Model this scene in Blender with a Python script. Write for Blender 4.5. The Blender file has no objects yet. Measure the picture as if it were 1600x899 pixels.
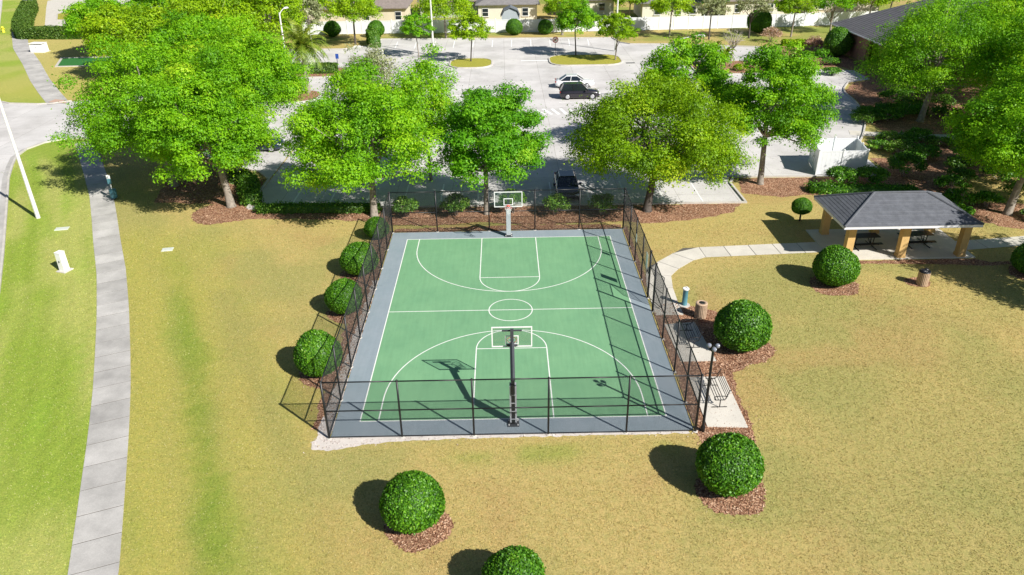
import bpy, math, random
import numpy as np
from mathutils import Matrix, Vector, Euler
R = math.radians
PI = math.pi
scene = bpy.context.scene
COL = scene.collection

# ------------------------------------------------------------------ camera
cam_d = bpy.data.cameras.new("camera")
cam = bpy.data.objects.new("camera", cam_d)
COL.objects.link(cam)
cam_d.sensor_width = 36.0
cam_d.lens = 1182.8 * 36 / 1600
cam_d.clip_start = 0.5
cam_d.clip_end = 6000
PIT, YAW, ROL = 0.4896, -0.0072, -0.0148
_c, _s = math.cos(YAW), math.sin(YAW)
_fw = Vector((-_s * math.cos(PIT), _c * math.cos(PIT), -math.sin(PIT)))
_rt = Vector((_c, _s, 0))
_up = _rt.cross(_fw)
_r2 = _rt * math.cos(ROL) + _up * math.sin(ROL)
_u2 = -_rt * math.sin(ROL) + _up * math.cos(ROL)
_m = Matrix(((_r2.x, _u2.x, -_fw.x), (_r2.y, _u2.y, -_fw.y), (_r2.z, _u2.z, -_fw.z))).to_4x4()
_m.translation = (-0.1717, -37.6353, 21.5318)
cam.matrix_world = _m
scene.camera = cam

# ------------------------------------------------------------------ sky and sun
SUN_EL, SUN_AZ = R(38.0), R(-42.5)            # azimuth from +x
to_sun = Vector((math.cos(SUN_EL) * math.cos(SUN_AZ), math.cos(SUN_EL) * math.sin(SUN_AZ), math.sin(SUN_EL)))
world = bpy.data.worlds.new("World")
scene.world = world
world.use_nodes = True
wn = world.node_tree
wn.nodes.clear()
sky = wn.nodes.new("ShaderNodeTexSky")
sky.sky_type = 'NISHITA'
sky.sun_disc = False
sky.sun_elevation = SUN_EL
sky.sun_rotation = math.atan2(to_sun.x, to_sun.y)
sky.air_density = 1.0
sky.dust_density = 0.6
sky.ozone_density = 2.0
bg = wn.nodes.new("ShaderNodeBackground")
bg.inputs[1].default_value = 0.05
wo = wn.nodes.new("ShaderNodeOutputWorld")
wn.links.new(sky.outputs[0], bg.inputs[0])
wn.links.new(bg.outputs[0], wo.inputs[0])
sun_d = bpy.data.lights.new("sun", 'SUN')
sun_d.energy = 5.0
sun_d.angle = R(0.5)
sun_d.color = (1.0, 0.955, 0.88)
sun = bpy.data.objects.new("sun", sun_d)
COL.objects.link(sun)
sun.rotation_euler = to_sun.to_track_quat('Z', 'Y').to_euler()
sun.location = (40, -40, 60)
vs = scene.view_settings
vs.view_transform = 'Standard'
vs.look = 'None'
vs.exposure = 0.5
vs.gamma = 1.0
vs.use_curve_mapping = False

# ------------------------------------------------------------------ materials
M = {}
def nodes(name):
    m = bpy.data.materials.new(name)
    m.use_nodes = True
    nt = m.node_tree
    nt.nodes.clear()
    out = nt.nodes.new("ShaderNodeOutputMaterial")
    M[name] = m
    return m, nt, out
def mixrgb(nt, mode, fac, a, b):
    n = nt.nodes.new("ShaderNodeMix")
    n.data_type = 'RGBA'
    n.blend_type = mode
    for i, v in ((0, fac), (6, a), (7, b)):
        if hasattr(v, 'is_linked') or hasattr(v, 'node'):
            nt.links.new(v, n.inputs[i])
        elif i == 0:
            n.inputs[0].default_value = v
        else:
            n.inputs[i].default_value = (*v, 1) if len(v) == 3 else v
    return n.outputs[2]
def noise(nt, scale, detail=3, rough=.6, vec=None):
    n = nt.nodes.new("ShaderNodeTexNoise")
    n.inputs['Scale'].default_value = scale
    n.inputs['Detail'].default_value = detail
    n.inputs['Roughness'].default_value = rough
    if vec is None:
        tc = nt.nodes.new("ShaderNodeNewGeometry")
        vec = tc.outputs['Position']
    nt.links.new(vec, n.inputs['Vector'])
    return n
def ramp(nt, src, stops):
    r = nt.nodes.new("ShaderNodeValToRGB")
    el = r.color_ramp.elements
    while len(el) < len(stops):
        el.new(.5)
    for e, (p, c) in zip(el, stops):
        e.position = p
        e.color = (*c, 1) if len(c) == 3 else c
    nt.links.new(src, r.inputs[0])
    return r.outputs[0]
def grey(v): return (v, v, v)
def pm(name, col, rough=.6, var=.12, scale=6, fine=None, bump=0.0, bscale=60, metallic=0.0, spec=.4, coat=0.0, fvar=.1, objvar=0.0):
    """principled surface: base colour with large-scale tone drift, fine grain and a little relief"""
    m, nt, out = nodes(name)
    p = nt.nodes.new("ShaderNodeBsdfPrincipled")
    c = None
    n1 = noise(nt, scale, 4, .6)
    f1 = ramp(nt, n1.outputs['Fac'], [(.3, grey(1 - var)), (.7, grey(1 + var * .6))])
    c = mixrgb(nt, 'MULTIPLY', 1.0, col, f1)
    if fine:
        n2 = noise(nt, fine, 2, .7)
        f2 = ramp(nt, n2.outputs['Fac'], [(.3, grey(1 - fvar)), (.7, grey(1 + fvar))])
        c = mixrgb(nt, 'MULTIPLY', 1.0, c, f2)
    if objvar:
        oi = nt.nodes.new("ShaderNodeObjectInfo")
        c = mixrgb(nt, 'MULTIPLY', 1.0, c, ramp(nt, oi.outputs['Random'], [(0, grey(1 - objvar)), (1, grey(1 + objvar))]))
    nt.links.new(c, p.inputs['Base Color'])
    p.inputs['Roughness'].default_value = rough
    p.inputs['Metallic'].default_value = metallic
    p.inputs['Specular IOR Level'].default_value = spec
    p.inputs['Coat Weight'].default_value = coat
    if bump:
        nb = noise(nt, bscale, 3, .6)
        b = nt.nodes.new("ShaderNodeBump")
        b.inputs['Strength'].default_value = bump
        b.inputs['Distance'].default_value = .02
        nt.links.new(nb.outputs['Fac'], b.inputs['Height'])
        nt.links.new(b.outputs[0], p.inputs['Normal'])
    nt.links.new(p.outputs[0], out.inputs[0])
    return m

def leaf_mat(name, stops, trans=.35, gloss=.05):
    m, nt, out = nodes(name)
    at = nt.nodes.new("ShaderNodeAttribute")
    at.attribute_name = 'tint'
    c = ramp(nt, at.outputs['Fac'], stops)
    d = nt.nodes.new("ShaderNodeBsdfDiffuse")
    t = nt.nodes.new("ShaderNodeBsdfTranslucent")
    g = nt.nodes.new("ShaderNodeBsdfGlossy")
    g.inputs['Roughness'].default_value = .5
    g.inputs['Color'].default_value = (.9, .95, .9, 1)
    nt.links.new(c, d.inputs[0])
    ct = mixrgb(nt, 'MULTIPLY', 1.0, c, (1.15, 1.1, .55))
    nt.links.new(ct, t.inputs[0])
    m1 = nt.nodes.new("ShaderNodeMixShader")
    m1.inputs[0].default_value = trans
    nt.links.new(d.outputs[0], m1.inputs[1])
    nt.links.new(t.outputs[0], m1.inputs[2])
    m2 = nt.nodes.new("ShaderNodeMixShader")
    m2.inputs[0].default_value = gloss
    nt.links.new(m1.outputs[0], m2.inputs[1])
    nt.links.new(g.outputs[0], m2.inputs[2])
    nt.links.new(m2.outputs[0], out.inputs[0])
    return m

def lawn_mat():
    m, nt, out = nodes('lawn')
    p = nt.nodes.new("ShaderNodeBsdfPrincipled")
    at = nt.nodes.new("ShaderNodeAttribute")
    at.attribute_name = 'turf'
    geo = nt.nodes.new("ShaderNodeNewGeometry")
    n1 = noise(nt, 11, 4, .8)
    f1 = ramp(nt, n1.outputs['Fac'], [(.34, (.68, .73, .70)), (.5, (1, 1, 1)), (.66, (1.26, 1.22, 1.2))])
    c = mixrgb(nt, 'MULTIPLY', 1.0, at.outputs['Color'], f1)
    n2 = noise(nt, 3.2, 4, .65)
    f2 = ramp(nt, n2.outputs['Fac'], [(.3, (.86, .93, .85)), (.7, (1.12, 1.06, 1.1))])
    c = mixrgb(nt, 'MULTIPLY', 1.0, c, f2)
    n3 = noise(nt, 45, 2, .7)
    f3 = ramp(nt, n3.outputs['Fac'], [(.3, grey(.62)), (.7, grey(1.34))])
    c = mixrgb(nt, 'MULTIPLY', 1.0, c, f3)
    nt.links.new(c, p.inputs['Base Color'])
    p.inputs['Roughness'].default_value = .9
    p.inputs['Specular IOR Level'].default_value = .1
    b = nt.nodes.new("ShaderNodeBump")
    b.inputs['Strength'].default_value = .55
    b.inputs['Distance'].default_value = .05
    nt.links.new(n1.outputs['Fac'], b.inputs['Height'])
    nt.links.new(b.outputs[0], p.inputs['Normal'])
    nt.links.new(p.outputs[0], out.inputs[0])
lawn_mat()

def concrete_lot():
    m, nt, out = nodes('lot_concrete')
    p = nt.nodes.new("ShaderNodeBsdfPrincipled")
    geo = nt.nodes.new("ShaderNodeNewGeometry")
    br = nt.nodes.new("ShaderNodeTexBrick")
    br.offset = 0
    br.inputs['Scale'].default_value = 1
    br.inputs['Brick Width'].default_value = 4.4
    br.inputs['Row Height'].default_value = 4.4
    br.inputs['Mortar Size'].default_value = .022
    br.inputs['Mortar Smooth'].default_value = .3
    br.inputs['Color1'].default_value = (.615, .60, .59, 1)
    br.inputs['Color2'].default_value = (.575, .565, .555, 1)
    br.inputs['Mortar'].default_value = (.38, .36, .34, 1)
    nt.links.new(geo.outputs['Position'], br.inputs['Vector'])
    n1 = noise(nt, .25, 5, .6)
    f1 = ramp(nt, n1.outputs['Fac'], [(.3, (.80, .79, .78)), (.6, (1.06, 1.05, 1.05))])
    c = mixrgb(nt, 'MULTIPLY', 1, br.outputs[0], f1)
    n2 = noise(nt, 9, 4, .7)
    f2 = ramp(nt, n2.outputs['Fac'], [(.3, grey(.9)), (.7, grey(1.07))])
    c = mixrgb(nt, 'MULTIPLY', 1, c, f2)
    # tyre-darkened lanes and oil spots: wear with a shape of its own
    n3 = noise(nt, 1.1, 2, .5)
    f3 = ramp(nt, n3.outputs['Fac'], [(.62, grey(1)), (.78, grey(.8))])
    c = mixrgb(nt, 'MULTIPLY', 1, c, f3)
    nt.links.new(c, p.inputs['Base Color'])
    p.inputs['Roughness'].default_value = .85
    p.inputs['Specular IOR Level'].default_value = .2
    nt.links.new(p.outputs[0], out.inputs[0])
concrete_lot()

def court_paint(name, col, streak):
    m, nt, out = nodes(name)
    p = nt.nodes.new("ShaderNodeBsdfPrincipled")
    geo = nt.nodes.new("ShaderNodeNewGeometry")
    mp = nt.nodes.new("ShaderNodeMapping")
    mp.inputs['Scale'].default_value = (6, .5, 1)
    nt.links.new(geo.outputs['Position'], mp.inputs[0])
    n0 = noise(nt, 1.0, 4, .6, mp.outputs[0])
    f0 = ramp(nt, n0.outputs['Fac'], [(.3, grey(1 - streak)), (.7, grey(1 + streak))])
    c = mixrgb(nt, 'MULTIPLY', 1, col, f0)
    n1 = noise(nt, .5, 5, .65)
    f1 = ramp(nt, n1.outputs['Fac'], [(.3, (.86, .9, .92)), (.7, (1.08, 1.05, 1.06))])
    c = mixrgb(nt, 'MULTIPLY', 1, c, f1)
    n2 = noise(nt, 30, 3, .7)
    f2 = ramp(nt, n2.outputs['Fac'], [(.3, grey(.93)), (.7, grey(1.06))])
    c = mixrgb(nt, 'MULTIPLY', 1, c, f2)
    # scuffs from shoes and balls
    n3 = noise(nt, 2.2, 6, .75)
    f3 = ramp(nt, n3.outputs['Fac'], [(.60, grey(1)), (.72, grey(.86))])
    c = mixrgb(nt, 'MULTIPLY', 1, c, f3)
    nt.links.new(c, p.inputs['Base Color'])
    p.inputs['Roughness'].default_value = .75
    p.inputs['Specular IOR Level'].default_value = .25
    b = nt.nodes.new("ShaderNodeBump")
    b.inputs['Strength'].default_value = .15
    b.inputs['Distance'].default_value = .01
    nt.links.new(n2.outputs['Fac'], b.inputs['Height'])
    nt.links.new(b.outputs[0], p.inputs['Normal'])
    nt.links.new(p.outputs[0], out.inputs[0])
court_paint('court_green', (.180, .375, .200), .055)
court_paint('court_grey', (.270, .325, .360), .04)

def chip_mat(name, stops):
    m, nt, out = nodes(name)
    at = nt.nodes.new("ShaderNodeAttribute")
    at.attribute_name = 'tint'
    p = nt.nodes.new("ShaderNodeBsdfPrincipled")
    nt.links.new(ramp(nt, at.outputs['Fac'], stops), p.inputs['Base Color'])
    p.inputs['Roughness'].default_value = .85
    p.inputs['Specular IOR Level'].default_value = .2
    nt.links.new(p.outputs[0], out.inputs[0])
chip_mat('mulch_chip', [(0, (.14, .05, .028)), (.4, (.355, .20, .122)), (.75, (.50, .30, .19)), (1, (.70, .50, .36))])
chip_mat('shell_chip', [(0, (.30, .24, .22)), (.4, (.55, .46, .42)), (1, (.78, .72, .68))])

def mulch_mat():
    m, nt, out = nodes('mulch')
    p = nt.nodes.new("ShaderNodeBsdfPrincipled")
    geo = nt.nodes.new("ShaderNodeNewGeometry")
    v = nt.nodes.new("ShaderNodeTexVoronoi")
    v.inputs['Scale'].default_value = 16
    nt.links.new(geo.outputs['Position'], v.inputs['Vector'])
    s = nt.nodes.new("ShaderNodeSeparateColor")
    nt.links.new(v.outputs['Color'], s.inputs[0])
    c = ramp(nt, s.outputs[0], [(0, (.13, .052, .03)), (.45, (.30, .165, .10)), (.85, (.46, .27, .172)), (1, (.64, .44, .31))])
    n1 = noise(nt, .9, 4, .6)
    f1 = ramp(nt, n1.outputs['Fac'], [(.3, grey(.8)), (.7, (1.15, 1.12, 1.1))])
    c = mixrgb(nt, 'MULTIPLY', 1, c, f1)
    nt.links.new(c, p.inputs['Base Color'])
    p.inputs['Roughness'].default_value = .95
    p.inputs['Specular IOR Level'].default_value = .1
    b = nt.nodes.new("ShaderNodeBump")
    b.inputs['Strength'].default_value = .8
    b.inputs['Distance'].default_value = .04
    nt.links.new(v.outputs['Distance'], b.inputs['Height'])
    nt.links.new(b.outputs[0], p.inputs['Normal'])
    nt.links.new(p.outputs[0], out.inputs[0])
mulch_mat()

pm('shell', (.62, .57, .53), .9, .12, 2.0, 30, .5, 40)
pm('walk_concrete', (.455, .44, .42), .88, .26, .6, 24, .2, 50, objvar=.10)
pm('path_concrete', (.61, .575, .51), .88, .10, 1.0, 24, .15, 50, objvar=.05)
pm('kerb_concrete', (.55, .52, .48), .88, .15, 1.5, 20, .2, 40)
pm('joint_fill', (.12, .11, .095), .95, .1, 3)
pm('white_line', (.82, .83, .80), .7, .07, 3, 30, fvar=.05)
pm('stripe_paint', (.86, .86, .84), .7, .08, 3, 14, fvar=.1)
pm('black_metal', (.010, .011, .014), .42, .1, 4, spec=.5)
pm('wire_coat', (.022, .026, .028), .5, .1, 4)
pm('pole_grey', (.055, .06, .07), .5, .1, 4)
pm('pad_vinyl', (.40, .42, .46), .45, .12, 3, 12)
pm('white_metal', (.80, .80, .80), .4, .05, 4)
pm('orange_rim', (.75, .07, .03), .4, .05, 5)
pm('net_cord', (.78, .78, .78), .8, .05, 20)
pm('bark', (.30, .26, .22), .95, .35, 5, 18, .6, 14, fvar=.2)
pm('dark_bark', (.10, .085, .075), .95, .3, 5, 18, .6, 14)
pm('palm_bark', (.34, .30, .25), .95, .3, 8, 18, .6, 14)
pm('pale_bark', (.46, .41, .36), .9, .2, 8)
pm('vinyl_white', (.80, .82, .84), .35, .04, 2)
pm('house_wall', (.62, .56, .43), .85, .06, .8, 20)
pm('house_wall_cream', (.70, .66, .56), .85, .06, .8, 20)
pm('house_wall_grey', (.50, .50, .49), .85, .06, .8, 20)
pm('roof_grey', (.22, .21, .21), .9, .2, 2, 8, .3, 12)
pm('roof_brown', (.25, .21, .19), .9, .2, 2, 8, .3, 12)
pm('shingle', (.118, .126, .146), .9, .22, 2.5, 14, .3, 20)
pm('shingle_light', (.132, .140, .160), .9, .22, 2.5, 14, .3, 20)
pm('club_shingle', (.105, .105, .115), .9, .2, 1.2, 10, .3, 10)
pm('fascia', (.72, .73, .80), .5, .05, 3)
pm('soffit', (.45, .42, .36), .8, .05, 3)
pm('stucco_tan', (.64, .42, .17), .9, .06, 2, 30, .25, 40)
pm('brick_pink', (.36, .20, .145), .9, .15, 3, 12, .3, 12)
pm('window_glass', (.02, .028, .035), .08, .05, 3, spec=.7)
pm('window_frame', (.70, .70, .68), .5, .05, 3)
pm('shed_blue', (.42, .47, .50), .7, .05, 3)
pm('shed_roof', (.15, .17, .19), .8, .1, 3)
pm('lamp_white', (.74, .73, .70), .55, .08, 2, 12)
pm('lamp_glass', (.22, .24, .30), .08, .03, 3, spec=.7)
pm('utility_white', (.86, .86, .85), .5, .03, 3)
pm('utility_green', (.06, .15, .125), .5, .08, 5)
pm('utility_teal', (.08, .22, .27), .5, .08, 5)
pm('cover_grey', (.58, .62, .56), .8, .1, 6)
pm('can_slat', (.50, .36, .25), .8, .22, 7, 30)
pm('bin_liner', (.02, .02, .024), .3, .1, 6, spec=.5)
pm('sign_red', (.45, .03, .04), .45, .05, 4)
pm('sign_blue', (.02, .07, .32), .45, .05, 4)
pm('turf_green', (.025, .16, .028), .9, .15, 4, 25, .3, 40)
pm('hydrant_yellow', (.70, .66, .05), .5, .05, 4)
pm('tyre', (.018, .018, .02), .85, .1, 8)
pm('rim_alloy', (.62, .63, .66), .3, .05, 6, metallic=.7)
pm('car_white', (.76, .77, .79), .25, .03, 3, coat=.8)
pm('car_black', (.012, .013, .018), .22, .05, 3, coat=.8)
pm('car_blue', (.012, .022, .07), .22, .05, 3, coat=.8)
pm('car_dark_red', (.018, .016, .022), .25, .05, 3, coat=.8)
pm('car_glass', (.012, .016, .022), .05, .05, 3, spec=.8)
pm('tail_light', (.30, .01, .012), .2, .05, 3)
pm('head_light', (.78, .80, .82), .1, .05, 3, spec=.8)
pm('plate', (.7, .7, .66), .5, .03, 3)

def clear_board():
    m, nt, out = nodes('clear_board')
    t = nt.nodes.new("ShaderNodeBsdfTransparent")
    t.inputs[0].default_value = (.93, .95, .96, 1)
    g = nt.nodes.new("ShaderNodeBsdfGlossy")
    g.inputs['Roughness'].default_value = .05
    mx = nt.nodes.new("ShaderNodeMixShader")
    mx.inputs[0].default_value = .07
    nt.links.new(t.outputs[0], mx.inputs[1])
    nt.links.new(g.outputs[0], mx.inputs[2])
    nt.links.new(mx.outputs[0], out.inputs[0])
clear_board()

leaf_mat('leaf_oak', [(0, (.050, .185, .008)), (.45, (.18, .44, .008)), (.8, (.31, .58, .012)), (1, (.47, .64, .03))], .38, .015)
leaf_mat('leaf_deep', [(0, (.034, .16, .010)), (.45, (.12, .37, .010)), (.8, (.21, .49, .012)), (1, (.33, .56, .03))], .38, .015)
leaf_mat('leaf_olive', [(0, (.09, .20, .006)), (.45, (.225, .415, .006)), (.8, (.36, .54, .010)), (1, (.50, .60, .025))], .38, .015)
leaf_mat('leaf_lime', [(0, (.105, .235, .008)), (.45, (.27, .46, .008)), (.8, (.40, .57, .012)), (1, (.54, .62, .03))], .34, .015)
leaf_mat('leaf_grey', [(0, (.16, .19, .09)), (.45, (.31, .35, .17)), (.8, (.44, .47, .27)), (1, (.60, .58, .42))], .3, .02)
leaf_mat('leaf_box', [(0, (.026, .10, .008)), (.5, (.09, .27, .008)), (.85, (.18, .41, .012)), (1, (.34, .50, .09))], .25, .035)
leaf_mat('leaf_shrub', [(0, (.04, .12, .012)), (.5, (.11, .26, .018)), (.85, (.22, .38, .035)), (1, (.42, .50, .16))], .28, .03)
leaf_mat('leaf_hedge', [(0, (.04, .095, .014)), (.5, (.095, .185, .025)), (.85, (.17, .27, .04)), (1, (.29, .33, .10))], .25, .02)
leaf_mat('leaf_palm', [(0, (.07, .15, .012)), (.5, (.19, .30, .02)), (1, (.44, .46, .06))], .3, .05)
leaf_mat('leaf_pink', [(0, (.24, .15, .11)), (.5, (.50, .32, .25)), (1, (.70, .52, .43))], .3, .02)

# ------------------------------------------------------------------ mesh helpers
class MB:
    def __init__(s):
        s.v = []; s.f = []
    def add(s, vs_, fs):
        o = len(s.v)
        s.v.extend([tuple(p) for p in vs_])
        s.f.extend([tuple(i + o for i in f) for f in fs])
        return s
    def box(s, c, d, rz=0.0, bev=0.0):
        cx, cy, cz = c; hx, hy, hz = d[0] / 2, d[1] / 2, d[2] / 2
        ca, sa = math.cos(rz), math.sin(rz)
        def T(x, y, z): return (cx + x * ca - y * sa, cy + x * sa + y * ca, cz + z)
        if bev <= 0:
            vs_ = [T(x, y, z) for z in (-hz, hz) for x, y in ((-hx, -hy), (hx, -hy), (hx, hy), (-hx, hy))]
            s.add(vs_, [(3, 2, 1, 0), (4, 5, 6, 7), (0, 1, 5, 4), (1, 2, 6, 5), (2, 3, 7, 6), (3, 0, 4, 7)])
        else:   # chamfered top edge
            b = bev
            vs_ = [T(x, y, z) for z, k in ((-hz, 0), (hz - b, 0), (hz, b)) for x, y in ((-hx + k, -hy + k), (hx - k, -hy + k), (hx - k, hy - k), (-hx + k, hy - k))]
            s.add(vs_, [(3, 2, 1, 0), (8, 9, 10, 11)] + [(i, (i + 1) % 4, 4 + (i + 1) % 4, 4 + i) for i in range(4)] + [(4 + i, 4 + (i + 1) % 4, 8 + (i + 1) % 4, 8 + i) for i in range(4)])
        return s
    def tube(s, pts, rad, n=8, cap=True):
        pts = [Vector(p) for p in pts]
        rads = rad if hasattr(rad, '__len__') else [rad] * len(pts)
        base = len(s.v)
        pu = None
        for i, p in enumerate(pts):
            if i == 0: t = pts[1] - pts[0]
            elif i == len(pts) - 1: t = pts[-1] - pts[-2]
            else: t = (pts[i + 1] - pts[i]).normalized() + (pts[i] - pts[i - 1]).normalized()
            t = t.normalized() if t.length > 1e-9 else Vector((0, 0, 1))
            if pu is None:
                a = Vector((0, 0, 1)) if abs(t.z) < .9 else Vector((1, 0, 0))
                u = t.cross(a).normalized()
            else:
                u = (pu - t * pu.dot(t))
                u = u.normalized() if u.length > 1e-6 else t.orthogonal().normalized()
            w = t.cross(u)
            pu = u
            for k in range(n):
                a = 2 * PI * k / n
                s.v.append(tuple(p + (u * math.cos(a) + w * math.sin(a)) * rads[i]))
        for i in range(len(pts) - 1):
            for k in range(n):
                a, b = base + i * n + k, base + i * n + (k + 1) % n
                s.f.append((a, b, b + n, a + n))
        if cap:
            s.f.append(tuple(base + k for k in range(n - 1, -1, -1)))
            e = base + (len(pts) - 1) * n
            s.f.append(tuple(e + k for k in range(n)))
        return s
    def lathe(s, prof, c=(0, 0, 0), n=20):
        base = len(s.v)
        for r, z in prof:
            for k in range(n):
                a = 2 * PI * k / n
                s.v.append((c[0] + r * math.cos(a), c[1] + r * math.sin(a), c[2] + z))
        for i in range(len(prof) - 1):
            for k in range(n):
                a, b = base + i * n + k, base + i * n + (k + 1) % n
                s.f.append((a, b, b + n, a + n))
        s.f.append(tuple(base + k for k in range(n - 1, -1, -1)))
        e = base + (len(prof) - 1) * n
        s.f.append(tuple(e + k for k in range(n)))
        return s
    def prism(s, poly, z0, z1):
        n = len(poly)
        vs_ = [(x, y, z0) for x, y in poly] + [(x, y, z1) for x, y in poly]
        s.add(vs_, [tuple(range(n - 1, -1, -1)), tuple(range(n, 2 * n))] + [(i, (i + 1) % n, n + (i + 1) % n, n + i) for i in range(n)])
        return s
    def sheet(s, poly, z):
        s.add([(x, y, z) for x, y in poly], [tuple(range(len(poly)))])
        return s
    def strip(s, pts, w, z, closed=False, h=None, side=0):
        """flat or raised band along a polyline; side 0 centred, +1 to the left"""
        n = len(pts)
        P = [Vector((p[0], p[1])) for p in pts]
        L, Rr = [], []
        for i in range(n):
            a = P[(i - 1) % n] if (closed or i > 0) else P[i]
            b = P[(i + 1) % n] if (closed or i < n - 1) else P[i]
            d1 = (P[i] - a); d2 = (b - P[i])
            if d1.length < 1e-6: d1 = d2
            if d2.length < 1e-6: d2 = d1
            d1 = d1.normalized(); d2 = d2.normalized()
            n1 = Vector((-d1.y, d1.x)); n2 = Vector((-d2.y, d2.x))
            m = n1 + n2
            m = m.normalized() if m.length > 1e-6 else n1
            k = 1 / max(.4, m.dot(n1))
            lo, hi = (-w / 2, w / 2) if side == 0 else ((0, w) if side > 0 else (-w, 0))
            L.append(P[i] + m * hi * k); Rr.append(P[i] + m * lo * k)
        m = n if closed else n - 1
        if h is None:
            vs_ = [(p.x, p.y, z) for p in Rr] + [(p.x, p.y, z) for p in L]
            s.add(vs_, [(i, (i + 1) % n, n + (i + 1) % n, n + i) for i in range(m)])
        else:
            vs_ = [(p.x, p.y, z) for p in Rr] + [(p.x, p.y, z) for p in L] + [(p.x, p.y, z + h) for p in Rr] + [(p.x, p.y, z + h) for p in L]
            fs = []
            for i in range(m):
                j = (i + 1) % n
                fs += [(2 * n + i, 2 * n + j, 3 * n + j, 3 * n + i), (i, j, 2 * n + j, 2 * n + i), (n + j, n + i, 3 * n + i, 3 * n + j)]
            if not closed:
                fs += [(0, 2 * n, 3 * n, n), (n - 1, 2 * n - 1, 4 * n - 1, 3 * n - 1)]
            s.add(vs_, fs)
        return s

def link(name, me, parent=None):
    o = bpy.data.objects.new(name, me)
    COL.objects.link(o)
    if parent is not None:
        o.parent = parent
    return o
def mk(name, mb, mat, parent=None, smooth=False, loc=None):
    me = bpy.data.meshes.new(name)
    me.from_pydata(mb.v, [], mb.f)
    me.materials.append(M[mat])
    if smooth:
        me.polygons.foreach_set('use_smooth', [True] * len(me.polygons))
    me.update()
    o = link(name, me, parent)
    if loc: o.location = loc
    return o
def thing(name, label, cat, loc=(0, 0, 0), rz=0.0, group=None):
    o = bpy.data.objects.new(name, None)
    o.empty_display_size = .2
    COL.objects.link(o)
    o.location = loc
    o.rotation_euler = (0, 0, rz)
    tag(o, label, cat, group)
    return o
def tag(o, label, cat, group=None):
    o['label'] = label
    o['category'] = cat
    if group: o['group'] = group
    return o
def struct(name, mb, mat, smooth=False, kind='structure'):
    o = mk(name, mb, mat, None, smooth)
    o['kind'] = kind
    return o
def copy_tree(o, parent=None):
    c = o.copy()
    COL.objects.link(c)
    c.parent = parent
    for ch in list(o.children):
        copy_tree(ch, c)
    return c
def np_mesh(name, V, F, mat, parent=None, tint=None, smooth=False):
    """V (n,3), F (m,k) arrays"""
    me = bpy.data.meshes.new(name)
    k = F.shape[1]
    me.vertices.add(len(V)); me.loops.add(F.size); me.polygons.add(len(F))
    me.vertices.foreach_set('co', np.ascontiguousarray(V, dtype=np.float32).ravel())
    me.loops.foreach_set('vertex_index', np.ascontiguousarray(F, dtype=np.int32).ravel())
    me.polygons.foreach_set('loop_start', np.arange(0, F.size, k, dtype=np.int32))
    if smooth:
        me.polygons.foreach_set('use_smooth', np.ones(len(F), dtype=bool))
    me.update(calc_edges=True)
    if tint is not None:
        a = me.attributes.new('tint', 'FLOAT', 'FACE')
        a.data.foreach_set('value', np.clip(tint, 0, 1).astype(np.float32))
    me.materials.append(M[mat])
    return link(name, me, parent)

# value noise for colour maps and wobbly outlines
def vnoise(x, y, scale, seed):
    rg = np.random.default_rng(seed)
    T = rg.random((128, 128))
    u = np.asarray(x) / scale + 1000.3; v = np.asarray(y) / scale + 1000.7
    i = np.floor(u).astype(int); j = np.floor(v).astype(int)
    fx = u - i; fy = v - j
    fx = fx * fx * (3 - 2 * fx); fy = fy * fy * (3 - 2 * fy)
    i0, i1, j0, j1 = i % 128, (i + 1) % 128, j % 128, (j + 1) % 128
    return (T[i0, j0] * (1 - fx) + T[i1, j0] * fx) * (1 - fy) + (T[i0, j1] * (1 - fx) + T[i1, j1] * fx) * fy
def smooth01(x, a, b):
    t = np.clip((x - a) / (b - a), 0, 1)
    return t * t * (3 - 2 * t)
def dist_poly(x, y, pts):
    d = np.full(np.shape(x), 1e9)
    for (ax, ay), (bx, by) in zip(pts[:-1], pts[1:]):
        ux, uy = bx - ax, by - ay
        t = np.clip(((x - ax) * ux + (y - ay) * uy) / (ux * ux + uy * uy), 0, 1)
        d = np.minimum(d, np.hypot(x - ax - t * ux, y - ay - t * uy))
    return d

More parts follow.
